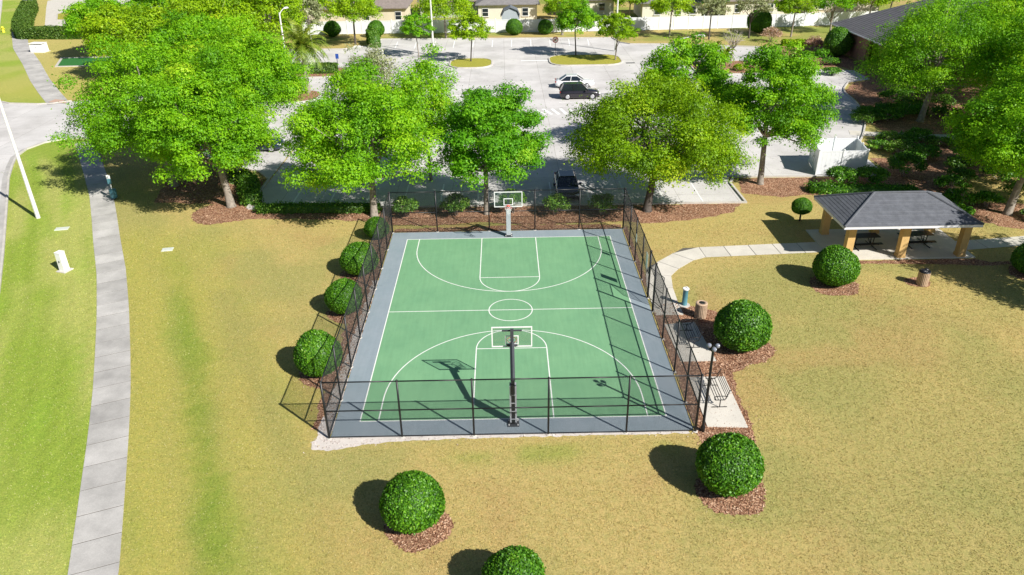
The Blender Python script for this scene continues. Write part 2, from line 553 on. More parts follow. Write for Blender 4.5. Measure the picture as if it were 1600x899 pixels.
# ------------------------------------------------------------------ ground
WALK = [(-13.2, -24.0), (-15.1, -18.45), (-16.5, -14.8), (-18.25, -10.3), (-19.6, -7.0), (-21.15, -3.45), (-23.05, .8), (-25.45, 5.9), (-28.05, 10.95), (-30.1, 15.05), (-32.6, 19.95), (-34.7, 23.65), (-38.2, 29.75), (-40.9, 34.4)]
WALK2 = [(-51.2, 49.6), (-55.5, 55.6), (-60.1, 62.25), (-66.8, 72.65), (-75.3, 85.25), (-84.2, 100.55), (-94.0, 119.7), (-100, 131), (-112, 155)]
def walk_x(y):
    ys = [p[1] for p in WALK] + [p[1] for p in WALK2]
    xs = [p[0] for p in WALK] + [p[0] for p in WALK2]
    return np.interp(y, ys, xs)
def turf_colour(x, y):
    big = vnoise(x, y, 5.5, 1) * .6 + vnoise(x, y, 2.3, 2) * .4
    mid = vnoise(x, y, 1.2, 3)
    tan = np.array([.462, .368, .140]); olive = np.array([.345, .322, .112]); brown = np.array([.440, .318, .130])
    lime = np.array([.260, .345, .052]); pale = np.array([.39, .41, .115]); yel = np.array([.395, .365, .095]); green = np.array([.165, .255, .030])
    def L(a, b, t): return a * (1 - t[..., None]) + b * t[..., None]
    col = L(np.broadcast_to(tan, x.shape + (3,)), olive, smooth01(big, .42, .72) * .85)
    col = L(col, brown, smooth01(vnoise(x, y, 3.1, 4) * .7 + mid * .3, .58, .82) * .7)
    # greener towards the right foreground
    col = L(col, olive, smooth01(x, 8, 16) * smooth01(-y, 4, 12) * .5)
    # strip between the walk and the court turns from tan to yellow green
    wx = walk_x(y)
    dx = x - wx
    t = 1 - smooth01(dx + (big - .5) * 5, 4.0, 12.0)
    col = L(col, yel, t * (1 - smooth01(y, 9, 16)))
    col = L(col, green * 1.25, smooth01(vnoise(x * .9 + y * .5, y * .25, 1.1, 6), .55, .9) * t * .4 * (1 - smooth01(y, 4, 14)))
    # mower and drainage stripes
    st1 = [(-10.6, -22), (-11.0, -18.5), (-12.2, -14.7), (-14.3, -9.8), (-16.6, -4.4), (-19.0, 1.1), (-22.4, 8.1)]
    d1 = dist_poly(x, y, st1) + (mid - .5) * .5
    col = L(col, green, (1 - smooth01(d1 + (vnoise(x, y, .45, 31) - .5) * .5, .15, 1.15)) * (.58 - .34 * smooth01(y, -4, 6)) * (.7 + .5 * vnoise(x, y, .6, 32)))
    mow = np.sin(dx * 2.6 + (vnoise(x, y, 6, 33) - .5) * 3.0) * (.5 + .5 * vnoise(x, y, 2.0, 34))
    col = L(col, olive * .93, smooth01(mow, .15, .6) * .22 * (1 - smooth01(dx, 11, 14)))
    st2 = [(-10.1, -11.7), (-14.3, -3.2), (-17.2, 2.6)]
    col = L(col, olive * .9, (1 - smooth01(dist_poly(x, y, st2) + (mid - .5) * .6, .3, 1.1)) * .5)
    # left of the walk: watered lime lawn with pale bands
    gl = smooth01(-dx, -.2, .4)
    lcol = L(np.broadcast_to(lime, x.shape + (3,)), pale, smooth01(vnoise(dx * 1.3, y * .18, 1.3, 8) * .6 + big * .4, .42, .72))
    lcol = L(lcol, green * 1.5, smooth01(vnoise(dx * 1.6, y * .2, 1.1, 9), .6, .9) * .6)
    lcol = lcol * (1 + .10 * np.sin(dx * 5.2 + (vnoise(x, y, 5, 35) - .5) * 2.5) * (.4 + .6 * vnoise(x, y, 1.5, 36)))[..., None]
    col = L(col, lcol, gl)
    # far left lawns
    fl = smooth01(y, 46, 56) * smooth01(-x, 44, 52)
    fcol = L(np.broadcast_to(lime * 1.1, x.shape + (3,)), pale, smooth01(big, .4, .7))
    fcol = L(fcol, tan * 1.1, smooth01(dx, .2, 1.2) * .75)
    fcol = L(fcol, yel * 1.1, (1 - smooth01(y, 55, 75)) * .7)
    col = L(col, fcol, fl)
    # greener under the far fence
    col = L(col, green * 1.1, smooth01(y, 78, 86) * smooth01(big, .35, .6) * .6 * smooth01(x, -45, -30))
    # lush line just outside the near fence
    col = L(col, green * 1.2, (1 - smooth01(np.abs(y + 12.4), .2, .9)) * smooth01(x, -4, -1) * (1 - smooth01(x, 6, 8)) * smooth01(mid, .2, .6) * .5)
    return col
def build_lawn():
    xs = np.concatenate([[-2500, -900, -400, -220, -150], np.arange(-118, -50, 1.0), np.arange(-50, 45, .5), np.arange(45, 112, 1.0), [150, 220, 400, 900, 2500]])
    ys = np.concatenate([[-400, -120, -60, -40], np.arange(-30, 30, .5), np.arange(30, 152, 1.0), [180, 240, 400, 900, 3000]])
    X, Y = np.meshgrid(xs, ys)
    nx, ny = len(xs), len(ys)
    V = np.stack([X.ravel(), Y.ravel(), np.zeros(X.size)], 1)
    idx = np.arange(nx * ny).reshape(ny, nx)
    F = np.stack([idx[:-1, :-1].ravel(), idx[:-1, 1:].ravel(), idx[1:, 1:].ravel(), idx[1:, :-1].ravel()], 1)
    o = np_mesh('lawn', V, F, 'lawn')
    c = turf_colour(X.ravel(), Y.ravel())
    rgba = np.concatenate([c, np.ones((len(c), 1))], 1).astype(np.float32)
    a = o.data.attributes.new('turf', 'FLOAT_COLOR', 'POINT')
    a.data.foreach_set('color', rgba.ravel())
    o['kind'] = 'structure'
build_lawn()

# street and driveway
KERB = [(-20.5, -18), (-26.5, -6), (-31.2, 3.5), (-33.9, 8.6), (-38.3, 16.7), (-42.4, 24.2), (-44.0, 27.6), (-45.0, 30.0), (-45.3, 32.2), (-44.7, 34.2), (-43.6, 35.2), (-42.0, 35.5)]
FARK = [(-50.2, 50.6), (-51.8, 49.6), (-53.5, 49.4), (-57.0, 49.9), (-59.5, 51.4), (-61.5, 54.2), (-66, 62), (-106.5, 134), (-160, 228)]
street_poly = [(-110, -190)] + [(-75, -110), (-40, -55)] + KERB + [(-36.5, 34.2), (-28.5, 29.0), (-24.2, 26.3), (-21.2, 24.6), (-19.9, 22.6), (-19.7, 60)] + [(-44, 51.8)] + FARK + [(-180, 235), (-200, 100), (-160, -60)]
struct('road', MB().sheet(street_poly, .006), 'lot_concrete')
def spline(P, n=5):
    out = []
    for i in range(len(P) - 1):
        p0, p1, p2, p3 = P[max(i - 1, 0)], P[i], P[i + 1], P[min(i + 2, len(P) - 1)]
        for k in range(n):
            t = k / n
            out.append(tuple(.5 * (2 * b + (c - a) * t + (2 * a - 5 * b + 4 * c - d) * t * t + (3 * b - a - 3 * c + d) * t ** 3) for a, b, c, d in zip(p0, p1, p2, p3)))
    return out + [P[-1]]
def arc(cx, cy, r, a0, a1, n=10):
    return [(cx + r * math.cos(R(a0 + (a1 - a0) * i / n)), cy + r * math.sin(R(a0 + (a1 - a0) * i / n))) for i in range(n + 1)]
LANE = spline([(30.2, 26.5), (32.4, 29.6), (34.6, 33.6), (36.8, 38.6), (38.2, 44.2), (39.0, 49.4), (41.2, 53.5)])
lot_poly = [(-19.75, 16.2), (17.95, 15.75), (17.9, 19.9), (18.2, 21.5), (25.3, 21.2), (31.2, 21.0), (31.4, 25.2), *LANE, (44.5, 55), (44.5, 60), (40.0, 61), (38.5, 66), (38.2, 75.8), (25.5, 79.3), (19.0, 80.0), (17.6, 81.5), (17.0, 85.4), (-19.3, 87.4), (-20.4, 82.0), (-24, 79.6), (-34, 79.8), (-44, 74.0), (-44, 51.8), (-19.75, 50)]
lot = struct('parking_lot', MB().sheet(lot_poly, .010), 'lot_concrete')
def kerb(name, pts, closed=False, w=.16, h=.13, z=0.0, side=0):
    o = struct(name, MB().strip(pts, w, z, closed, h, side), 'kerb_concrete')
    return o
kerb('road_kerb', KERB + [(-36.5, 34.2), (-28.5, 29.0), (-24.2, 26.3), (-21.2, 24.6), (-19.9, 22.6), (-19.8, 16.3)])
kerb('road_kerb', FARK)
kerb('lot_kerb', [(-19.7, 16.15), (18.0, 15.7), (17.95, 19.9), (18.6, 21.3), (25.3, 21.1)])
kerb('lot_kerb', LANE)
kerb('lot_kerb', [(38.4, 75.9), (25.5, 79.4), (19.0, 80.1), (17.6, 81.6), (17.0, 85.5), (-19.4, 87.5), (-20.5, 82.0), (-24, 79.7), (-34, 79.9)])
struct('gutter', MB().strip(KERB[:-1], .5, .011, side=1), 'walk_concrete')
# painted stalls
for i in range(14):
    x = 14.85 - 2.86 * i
    if x < -18.5: break
    mk('parking_stripe', MB().box((x - .0, 18.45, .0135), (.11, 4.9, .003)), 'stripe_paint', lot)
for i in range(12):
    x = -19.4 + 2.94 * i
    if abs(x + 19.4) < .1 or x > 14.5: continue
    lean = .0 if x < -6 else (.04 if x < 4 else .1)
    mk('parking_stripe', MB().box((x, 82.3, .0135), (.14, 5.6, .003), R(3 - i * .6)), 'stripe_paint', lot)
for i in range(8):
    mk('crosswalk_bar', MB().box((3.6 + i * .86, 42.6, .0135), (.36, 2.4, .003), R(24 - i * 4)), 'stripe_paint', lot)
mk('stop_line', MB().box((4.3, 69.2, .0135), (4.0, .45, .003)), 'stripe_paint', lot)
for i in range(5):
    mk('parking_stripe', MB().box((8.4, 46.4 + i * 2.75, .0135), (4.9, .11, .003)), 'stripe_paint', lot)
for i in range(9):
    mk('parking_stripe', MB().box((-6.8 - .1 * i, 36 + i * 2.86, .0135), (5.0, .11, .003)), 'stripe_paint', lot)
mk('storm_grate', MB().box((17.0, 66.6, .016), (1.2, .5, .012)), 'black_metal', lot)
# planted islands
def island(name, poly, turf='lawn'):
    k = kerb('island_kerb', poly, True, .18, .14)
    o = struct(name, MB().prism(poly, 0, .10), turf)
    if turf == 'lawn':
        a = o.data.attributes.new('turf', 'FLOAT_COLOR', 'POINT')
        n = len(o.data.vertices)
        a.data.foreach_set('color', np.tile(np.array([.36, .34, .06, 1], np.float32), n))
    return o
def rrect(x0, y0, x1, y1, r, n=4):
    P = []
    for cx, cy, a in ((x1 - r, y0 + r, -90), (x1 - r, y1 - r, 0), (x0 + r, y1 - r, 90), (x0 + r, y0 + r, 180)):
        P += arc(cx, cy, r, a, a + 90, n)
    return P
island('grass_island', rrect(-7.4, 64.9, -1.7, 71.0, 2.0))
island('grass_island', rrect(6.2, 65.4, 16.0, 72.2, 2.2))
island('mulch_island', rrect(-34.0, 60.8, -20.9, 66.4, 2.2), 'mulch')
island('mulch_island', rrect(-31.0, 48.2, -21.6, 53.6, 2.2), 'mulch')
island('mulch_island', rrect(24.5, 58.8, 34, 66.5, 2.4), 'mulch')
island('mulch_island', rrect(10.8, 24.8, 20.6, 30.2, 2.0), 'mulch')
island('mulch_island', rrect(-16.8, 36.4, -10.2, 41.8, 2.0))

# concrete walks built slab by slab
def slab_walk(name, pts, width, length, mat, z=.012, th=.05, skew=0.0, gap=.036):
    P = [Vector(p) for p in pts]
    cum = [0]
    for a, b in zip(P[:-1], P[1:]): cum.append(cum[-1] + (b - a).length)
    tot = cum[-1]
    def at(d):
        d = min(max(d, 0), tot)
        for i in range(len(P) - 1):
            if d <= cum[i + 1] + 1e-9:
                t = (d - cum[i]) / (cum[i + 1] - cum[i])
                return P[i].lerp(P[i + 1], t)
        return P[-1]
    def nrm(d):
        t = (at(d + .8) - at(d - .8)).normalized()
        return Vector((-t.y, t.x))
    root = struct(name, MB().strip(pts, width - .03, z), 'joint_fill')
    n = max(1, round(tot / length))
    rg = random.Random(len(pts))
    for i in range(n):
        d0, d1 = tot * i / n + gap / 2, tot * (i + 1) / n - gap / 2
        a0, a1 = at(d0), at(d1)
        n0, n1 = nrm(d0), nrm(d1)
        h = width / 2
        q = [a0 - n0 * h, a1 - n1 * h, a1 + n1 * h, a0 + n0 * h]
        q = [q[0], q[1], q[2], q[3]]
        dz = rg.uniform(-.004, .004)
        mb = MB()
        b = .004
        c = (q[0] + q[1] + q[2] + q[3]) / 4
        qi = [p + (c - p).normalized() * b * 1.4 for p in q]
        zt = z + th + dz
        vs_ = [(p.x, p.y, z + .002) for p in q] + [(p.x, p.y, zt - b) for p in q] + [(p.x, p.y, zt) for p in qi]
        fs = [(8, 9, 10, 11)] + [(k, (k + 1) % 4, 4 + (k + 1) % 4, 4 + k) for k in range(4)] + [(4 + k, 4 + (k + 1) % 4, 8 + (k + 1) % 4, 8 + k) for k in range(4)]
        mb.add(vs_, fs)
        mk('slab', mb, mat, root)
    return root
slab_walk('sidewalk', WALK, 1.70, 1.55, 'walk_concrete', th=.010)
slab_walk('sidewalk', WALK2, 2.2, 1.9, 'walk_concrete', th=.010)
pmw = pm('warning_tile', (.52, .36, .28), .85, .1, 4, 20)
struct('warning_pad', MB().sheet([(-52.7, 50.2), (-50.3, 49.5), (-51.0, 50.9), (-52.6, 51.6)], .052), 'warning_tile')
slab_walk('footpath', [(8.95, -.9), (8.95, 2.0), (9.3, 4.6), (11.9, 7.15), (21.0, 7.7)], 1.55, 1.65, 'path_concrete', th=.010)
slab_walk('footpath', [(29.8, 7.5), (34.6, 8.1), (42, 9.4), (52, 12)], 1.35, 1.65, 'path_concrete', th=.010)
slab_walk('footpath', [(33.0, 33.2), (37, 32.0), (42, 31.2), (50, 31.5)], 1.5, 2.0, 'path_concrete', th=.010)

# beds
chip_jobs = []
no_grass = [street_poly, lot_poly]
def blob(cx, cy, rx, ry, seed, n=110, wob=.12):
    rg = np.random.default_rng(seed)
    ph = rg.random(4) * 6.28
    P = []
    for i in range(n):
        a = 2 * PI * i / n
        k = 1 + wob * (math.sin(2 * a + ph[0]) * .4 + math.sin(3 * a + ph[1]) * .35 + math.sin(5 * a + ph[2]) * .25) + rg.normal() * .028
        P.append((cx + rx * k * math.cos(a), cy + ry * k * math.sin(a)))
    return P
def rough_poly(pts, seed, step=.5, amp=.12):
    rg = random.Random(seed)
    out = []
    n = len(pts)
    for i in range(n):
        a, b = Vector(pts[i]), Vector(pts[(i + 1) % n])
        k = max(1, int((b - a).length / step))
        for j in range(k):
            p = a.lerp(b, j / k)
            out.append((p.x + rg.uniform(-amp, amp), p.y + rg.uniform(-amp, amp)))
    if step > .12:
        fine = []
        for i in range(len(out)):
            a, b = Vector(out[i]), Vector(out[(i + 1) % len(out)])
            m = max(1, int((b - a).length / .11))
            for j in range(m):
                p = a.lerp(b, j / m)
                fine.append((p.x + rg.uniform(-.035, .035), p.y + rg.uniform(-.035, .035)))
        return fine
    return out
def bed(poly, z=.008, mat='mulch', chips=0, name='mulch_bed', chip='mulch_chip'):
    o = struct(name, MB().sheet(poly, z), mat)
    no_grass.append(poly)
    if chips: chip_jobs.append((poly, chips, chip))
    return o
bed(rough_poly([(-8.6, 12.7), (-5, 12.4), (-2, 13.0), (1.5, 12.2), (8.3, 12.6), (10.2, 12.1), (13.5, 12.7), (16.5, 13.9), (17.6, 15.6), (-8.6, 15.9)], 1), chips=90)
bed(rough_poly([(-8.05, 11.3), (8, 11.3), (8, 12.0), (2, 12.3), (-8.05, 11.9)], 9, amp=.08), .0085, chips=60)
bed(rough_poly([(-19.4, 14.3), (-14, 14.0), (-8.6, 13.2), (-8.6, 15.9), (-19.5, 16.1)], 2), chips=60)
bed(blob(-21.1, 15.6, 2.6, 2.2, 3), .009, chips=100)
bed(rough_poly([(-27.5, 18), (-20.3, 17), (-20.1, 22.6), (-24.4, 25.8), (-29, 25)], 4), chips=20)
bed(rough_poly([(18.3, 17.6), (21.0, 16.8), (25, 17.4), (31, 17.2), (35, 16), (36, 25), (31.8, 25.6), (31.3, 20.8), (18.8, 21.0)], 5), chips=30)
bed(rough_poly([(8.1, -12.3), (10.4, -12.2), (10.65, -11), (10.7, -8.0), (10.95, -6.7), (12.6, -5.6), (13.3, -4.4), (12.7, -2.6), (11.6, -.5), (10.4, .1), (9.6, .5), (8.6, .2), (8.1, -.8)], 6, .4, .1), chips=170)
bed([(8.1, 2.6), (8.4, 2.6), (8.4, 11.6), (8.1, 11.6)], chips=60)
bed(rough_poly([(21.0, 5.55), (29.8, 5.55), (30.5, 5.0), (33, 5.3), (33.2, 4.9), (30.3, 4.5), (25, 5.0), (21.2, 5.15)], 7, amp=.06), chips=60)
bed(rough_poly([(33.5, 20.5), (36, 20), (41, 21), (50, 25), (60, 30), (60, 60), (44, 62), (44, 54.6), (41.5, 53), (39.2, 49.6), (38.5, 44), (37.2, 39), (36.5, 36.5), (36.5, 33), (34.5, 31.5), (34, 26)], 8), .0065)
bed(blob(36.3, 12.6, 3.2, 2.4, 31), .0075)
bed(rough_poly([(39.5, 62), (47, 62), (47, 78), (40, 76), (38.6, 75)], 10), .0065)
bed(blob(24.6, 2.5, .8, .6, 55), .009, chips=60)
bed(rough_poly([(-9.1, -10.5), (-8.2, -10.5), (-8.2, 11.3), (-9.3, 11.3)], 11, .4, .12), .0075, chips=60)
bed(rough_poly([(-8.75, -11.4), (-8.1, -11.4), (-8.1, 4), (-8.45, 4), (-8.6, -4)], 12, .35, .07), .009, 'shell', 90, 'shell_bed', 'shell_chip')
bed(rough_poly([(-8.75, -11.9), (-8.0, -11.95), (-6.6, -11.58), (-4.5, -11.4), (-2, -11.3), (1, -11.28), (4, -11.27), (7.8, -11.25), (7.8, -11.0), (-8.3, -11.0), (-8.85, -11.3)], 13, .3, .04), .0105, 'shell', 60, 'shell_bed', 'shell_chip')
bed(rough_poly([(36.5, 33.8), (41.5, 33.3), (41.0, 44), (39, 43)], 21), .0075)

# ------------------------------------------------------------------ court
cx0, cx1, cy0, cy1 = -8.10, 8.0, -11.06, 11.2
W2, L2 = 6.98, 10.0
court = struct('basketball_court', MB().prism([(cx0, cy0), (cx1, cy0), (cx1, cy1), (cx0, cy1)], -.05, .03), 'court_grey')
mk('green_surface', MB().sheet([(-W2, -L2), (W2, -L2), (W2, L2), (-W2, L2)], .034), 'court_green', court)
lw = .055
def line(name, pts, closed=False):
    mk(name, MB().strip(pts, lw, .038, closed), 'white_line', court)
line('boundary_line', [(-W2, -L2), (W2, -L2), (W2, L2), (-W2, L2)], True)
line('half_court_line', [(-W2 + .03, 0), (W2 - .03, 0)])
mk('center_circle', MB().strip(arc(0, 0, 1.24, 0, 360, 48)[:-1], lw, .0385, True), 'white_line', court)
for s in (-1, 1):
    h = 1.848
    yb, yf = s * (L2 - .03), s * (L2 - 5.93)
    key = [(-h, yb), (-h, yf)] + [(h * math.cos(t), yf - s * h * math.sin(t)) for t in np.linspace(PI, 0, 25)[1:-1]] + [(h, yf), (h, yb)]
    line('lane_line', key)
    mk('free_throw_line', MB().strip([(-h + .03, yf), (h - .03, yf)], lw, .0385), 'white_line', court)
    yc = s * 8.36
    tp = [(-6.14, yb), (-6.14, yc)] + [(6.14 * math.cos(t), yc - s * 6.14 * math.sin(t)) for t in np.linspace(PI, 0, 49)[1:-1]] + [(6.14, yc), (6.14, yb)]
    mk('three_point_line', MB().strip(tp, lw, .0392), 'white_line', court)

# fence ------------------------------------------------------------
fence = thing('chain_link_fence', 'tall black chain link fence around the green basketball court', 'fence')
FX0, FX1, FY0, FY1, FH = -8.15, 8.05, -11.13, 11.24, 3.03
def chain_panel(ax, ay, bx, by, z0, z1, name='mesh_panel', parent=fence):
    A = np.array([ax, ay]); B = np.array([bx, by])
    L = np.linalg.norm(B - A); H = z1 - z0
    dirv = (B - A) / L
    nv = np.array([-dirv[1], dirv[0]])
    sp = .0762
    segs = []
    for off in np.arange(-H, L, sp):
        s0, s1 = max(off, 0), min(off + H, L)
        if s1 - s0 > .02:
            segs.append((s0, z0 + (s0 - off), s1, z0 + (s1 - off)))
            segs.append((s0, z1 - (s0 - off), s1, z1 - (s1 - off)))
    S = np.array(segs)
    r = .0032
    P0 = np.stack([A[0] + dirv[0] * S[:, 0], A[1] + dirv[1] * S[:, 0], S[:, 1]], 1)
    P1 = np.stack([A[0] + dirv[0] * S[:, 2], A[1] + dirv[1] * S[:, 2], S[:, 3]], 1)
    T = P1 - P0; T /= np.linalg.norm(T, axis=1)[:, None]
    N = np.array([nv[0], nv[1], 0.0])[None]
    U = np.cross(T, N)
    V = []
    for P in (P0, P1):
        for k in range(3):
            a = 2 * PI * k / 3 + .3
            V.append(P + (N * math.cos(a) + U * math.sin(a)) * r)
    V = np.stack(V, 1).reshape(-1, 3)
    b = np.arange(len(S))[:, None] * 6
    F = np.concatenate([b + np.array([k, (k + 1) % 3, 3 + (k + 1) % 3, 3 + k])[None] for k in range(3)])
    return np_mesh(name, V, F, 'wire_coat', parent)
def post(x, y, r=.044, h=FH):
    mb = MB().tube([(x, y, 0), (x, y, h)], r, 8)
    mb.lathe([(r * 1.25, 0), (r * 1.25, .03), (r * .7, .06), (.002, .07)], (x, y, h - .01), 8)
    mk('post', mb, 'black_metal', fence, True)
    mk('post_footing', MB().lathe([(.12, 0), (.11, .035), (.05, .05)], (x, y, .0), 10), 'kerb_concrete', fence)
def rail(a, b, r=.021):
    mk('rail', MB().tube([a, b], r, 6), 'black_metal', fence, True)
xsn = [FX0, -4.93, -1.75, 1.53, 4.98, FX1]
xsf = [FX0, -5.0, -1.35, 1.85, 4.95, FX1]
ysr = [FY0, -9.0, -6.5, -3.4, -.45, 1.15, 3.5, 6.0, 8.3, FY1]
ysl = [FY0 + (FY1 - FY0) * i / 8 for i in range(9)]
corner_r = .055
for x in xsn: post(x, FY0, corner_r if abs(x) > 8 else .044)
for x in xsf: post(x, FY1, corner_r if abs(x) > 8 else .044)
for y in ysl[1:-1]: post(FX0, y)
for y in ysr[1:-1]: post(FX1, y, .06 if y in (-.45, 1.15) else .044)
for z in (FH - .02, 1.5, .09):
    for y, xs in ((FY0, xsn), (FY1, xsf)):
        for a, b in zip(xs[:-1], xs[1:]):
            rail((a + .03, y, z), (b - .03, y, z), .030 if z > .2 else .02)
    for x, ys in ((FX0, ysl), (FX1, ysr)):
        for a, b in zip(ys[:-1], ys[1:]):
            if z < 2.5 and abs(a + .45) < .01 and x > 0: continue
            rail((x, a + .03, z), (x, b - .03, z), .030 if z > .2 else .02)
for y, xs, o in ((FY0, xsn, -.028), (FY1, xsf, .028)):
    for a, b in zip(xs[:-1], xs[1:]): chain_panel(a, y + o, b, y + o, .06, FH - .03)
for x, ys, o in ((FX0, ysl, -.028), (FX1, ysr, .028)):
    for a, b in zip(ys[:-1], ys[1:]):
        gate_bay = x > 0 and abs(a + .45) < .01
        chain_panel(x + o, a, x + o, b, 2.16 if gate_bay else .06, FH - .03)
rail((FX1, -.42, 2.14), (FX1, 1.12, 2.14), .024)
gt = mk('gate', MB().tube([(FX1, 1.08, .12), (FX1 + .55, -.28, .12), (FX1 + .55, -.28, 2.06), (FX1, 1.08, 2.06), (FX1, 1.08, .12)], .024, 6), 'black_metal', fence, True)
chain_panel(FX1, 1.08, FX1 + .55, -.28, .14, 2.04, 'gate_mesh', gt)
mk('gate_bar', MB().tube([(FX1 + .01, 1.06, 1.05), (FX1 + .54, -.26, 1.05)], .018, 6), 'black_metal', gt, True)
sg = tag(mk('notice_board', MB().box((FX1 - .045, 1.98, 2.05), (.012, .48, .95)), 'utility_white'), 'upright white notice board wired to the court fence near the gate', 'sign')
sg = tag(mk('notice_plate', MB().box((FX1 - .045, 5.7, 1.8), (.012, .28, .5)), 'utility_white'), 'small white plate wired to the court fence beyond the gate', 'sign')

# hoops ------------------------------------------------------------
def hoop(s, label):
    """s=+1: board faces +y (near hoop)"""
    t = thing('basketball_hoop', label, 'basketball hoop', (0, -10.36 * s, .03), 0 if s > 0 else PI, 'two hoops at the ends of the court')
    mk('base_plate', MB().box((0, 0, .02), (.52, .46, .04)), 'pole_grey', t)
    for bx in (-.2, .2):
        for by in (-.17, .17):
            mk('anchor_bolt', MB().lathe([(.025, 0), (.025, .04), (.008, .08)], (bx, by, .04), 6), 'white_metal', t)
    mk('gusset', MB().add([(-.2, .0, .04), (.2, .0, .04), (.06, .0, .4), (-.06, .0, .4), (-.2, .02, .04), (.2, .02, .04), (.06, .02, .4), (-.06, .02, .4)], [(0, 1, 2, 3), (7, 6, 5, 4), (0, 4, 5, 1), (1, 5, 6, 2), (2, 6, 7, 3), (3, 7, 4, 0)]), 'pole_grey', t)
    mk('pole', MB().box((0, 0, 1.2), (.16, .16, 2.36)), 'black_metal', t)
    pad = MB()
    pad.box((0, .14, 1.13), (.30, .12, 2.0)).box((-.12, .0, 1.13), (.07, .159, 2.0)).box((.12, .0, 1.13), (.07, .159, 2.0))
    p = mk('pole_pad', pad, 'pad_vinyl', t)
    for z in (.32, .75, 1.2, 1.65):
        mk('strap', MB().box((0, -.088, z), (.31, .012, .045)), 'pad_vinyl', p)
    # arm: two parallel links and a board frame
    mk('arm', MB().tube([(0, .02, 2.3), (0, .35, 2.55), (0, 1.62, 3.28)], .10, 4), 'pole_grey', t)
    mk('arm', MB().tube([(0, .02, 2.12), (0, 1.66, 3.04)], .07, 4), 'pole_grey', t)
    mk('actuator', MB().box((.0, -.12, 1.95), (.1, .1, .5)), 'black_metal', t)
    mk('board_bracket', MB().box((0, 1.74, 3.4), (.15, .1, 1.06)).box((0, 1.83, 3.02), (.5, .06, .08)).box((0, 1.83, 3.80), (.9, .06, .06)), 'pole_grey', t)
    y = 1.90
    bd = mk('backboard', MB().box((0, y, 3.43), (1.79, .012, 1.03)), 'clear_board', t)
    fr = MB()
    for z in (2.925, 3.935): fr.box((0, y, z), (1.84, .035, .05))
    for x in (-.895, .895): fr.box((x, y, 3.43), (.05, .0352, .96))
    mk('board_frame', fr, 'white_metal', bd)
    sq = MB()
    for z in (3.045, 3.475): sq.box((0, y + .0005, z), (.61, .017, .05))
    for x in (-.28, .28): sq.box((x, y + .0005, 3.26), (.05, .0172, .38))
    mk('target_square', sq, 'white_metal', bd)
    rim = mk('rim', MB().tube([(.228 * math.cos(a), y + .38 + .228 * math.sin(a), 3.02) for a in np.linspace(0, 2 * PI, 25)], .0095, 6, False).box((0, y + .075, 2.985), (.16, .13, .02)).box((0, y + .022, 2.96), (.2, .03, .16)), 'orange_rim', t, True)
    net = MB()
    n = 12
    for k in range(n):
        for d in (-1, 1):
            pts = []
            for j in range(6):
                r = [.226, .2, .165, .14, .125, .13][j]
                a = 2 * PI * (k + d * j * .5) / n
                pts.append((r * math.cos(a), y + .38 + r * math.sin(a), 3.01 - .085 * j))
            net.tube(pts, .006, 3, False)
    mk('net', net, 'net_cord', rim)
    return t
hoop(1, 'nearer basketball hoop seen from behind its dark pole')
hoop(-1, 'farther basketball hoop with pale padded pole facing the camera')

# ------------------------------------------------------------------ foliage
def leaf_cards(C, Nrm, size, aspect, rg, fold=.25, tri=False):
    """rhombic leaves folded on the midrib; C centres, Nrm normals -> V,F (quads)"""
    n = len(C)
    Nrm = Nrm / np.linalg.norm(Nrm, axis=1)[:, None]
    rnd = rg.normal(size=(n, 3))
    T = np.cross(Nrm, rnd); T /= np.linalg.norm(T, axis=1)[:, None] + 1e-9
    B = np.cross(Nrm, T)
    s = size[:, None] if hasattr(size, '__len__') else size
    a = T * s * .5; b = B * s * .5 * aspect
    if tri:
        V = np.stack([C - a * .9, C + a * .8 + b, C + a * .8 - b], 1).reshape(-1, 3)
        return V, np.arange(3 * n).reshape(n, 3)
    up = Nrm * s * fold * .3
    V = np.stack([C - a, C + b + up, C + a, C - b + up], 1).reshape(-1, 3)
    F = np.arange(4 * n).reshape(n, 4)
    return V, F
def unit(rg, n):
    v = rg.normal(size=(n, 3))
    return v / np.linalg.norm(v, axis=1)[:, None]

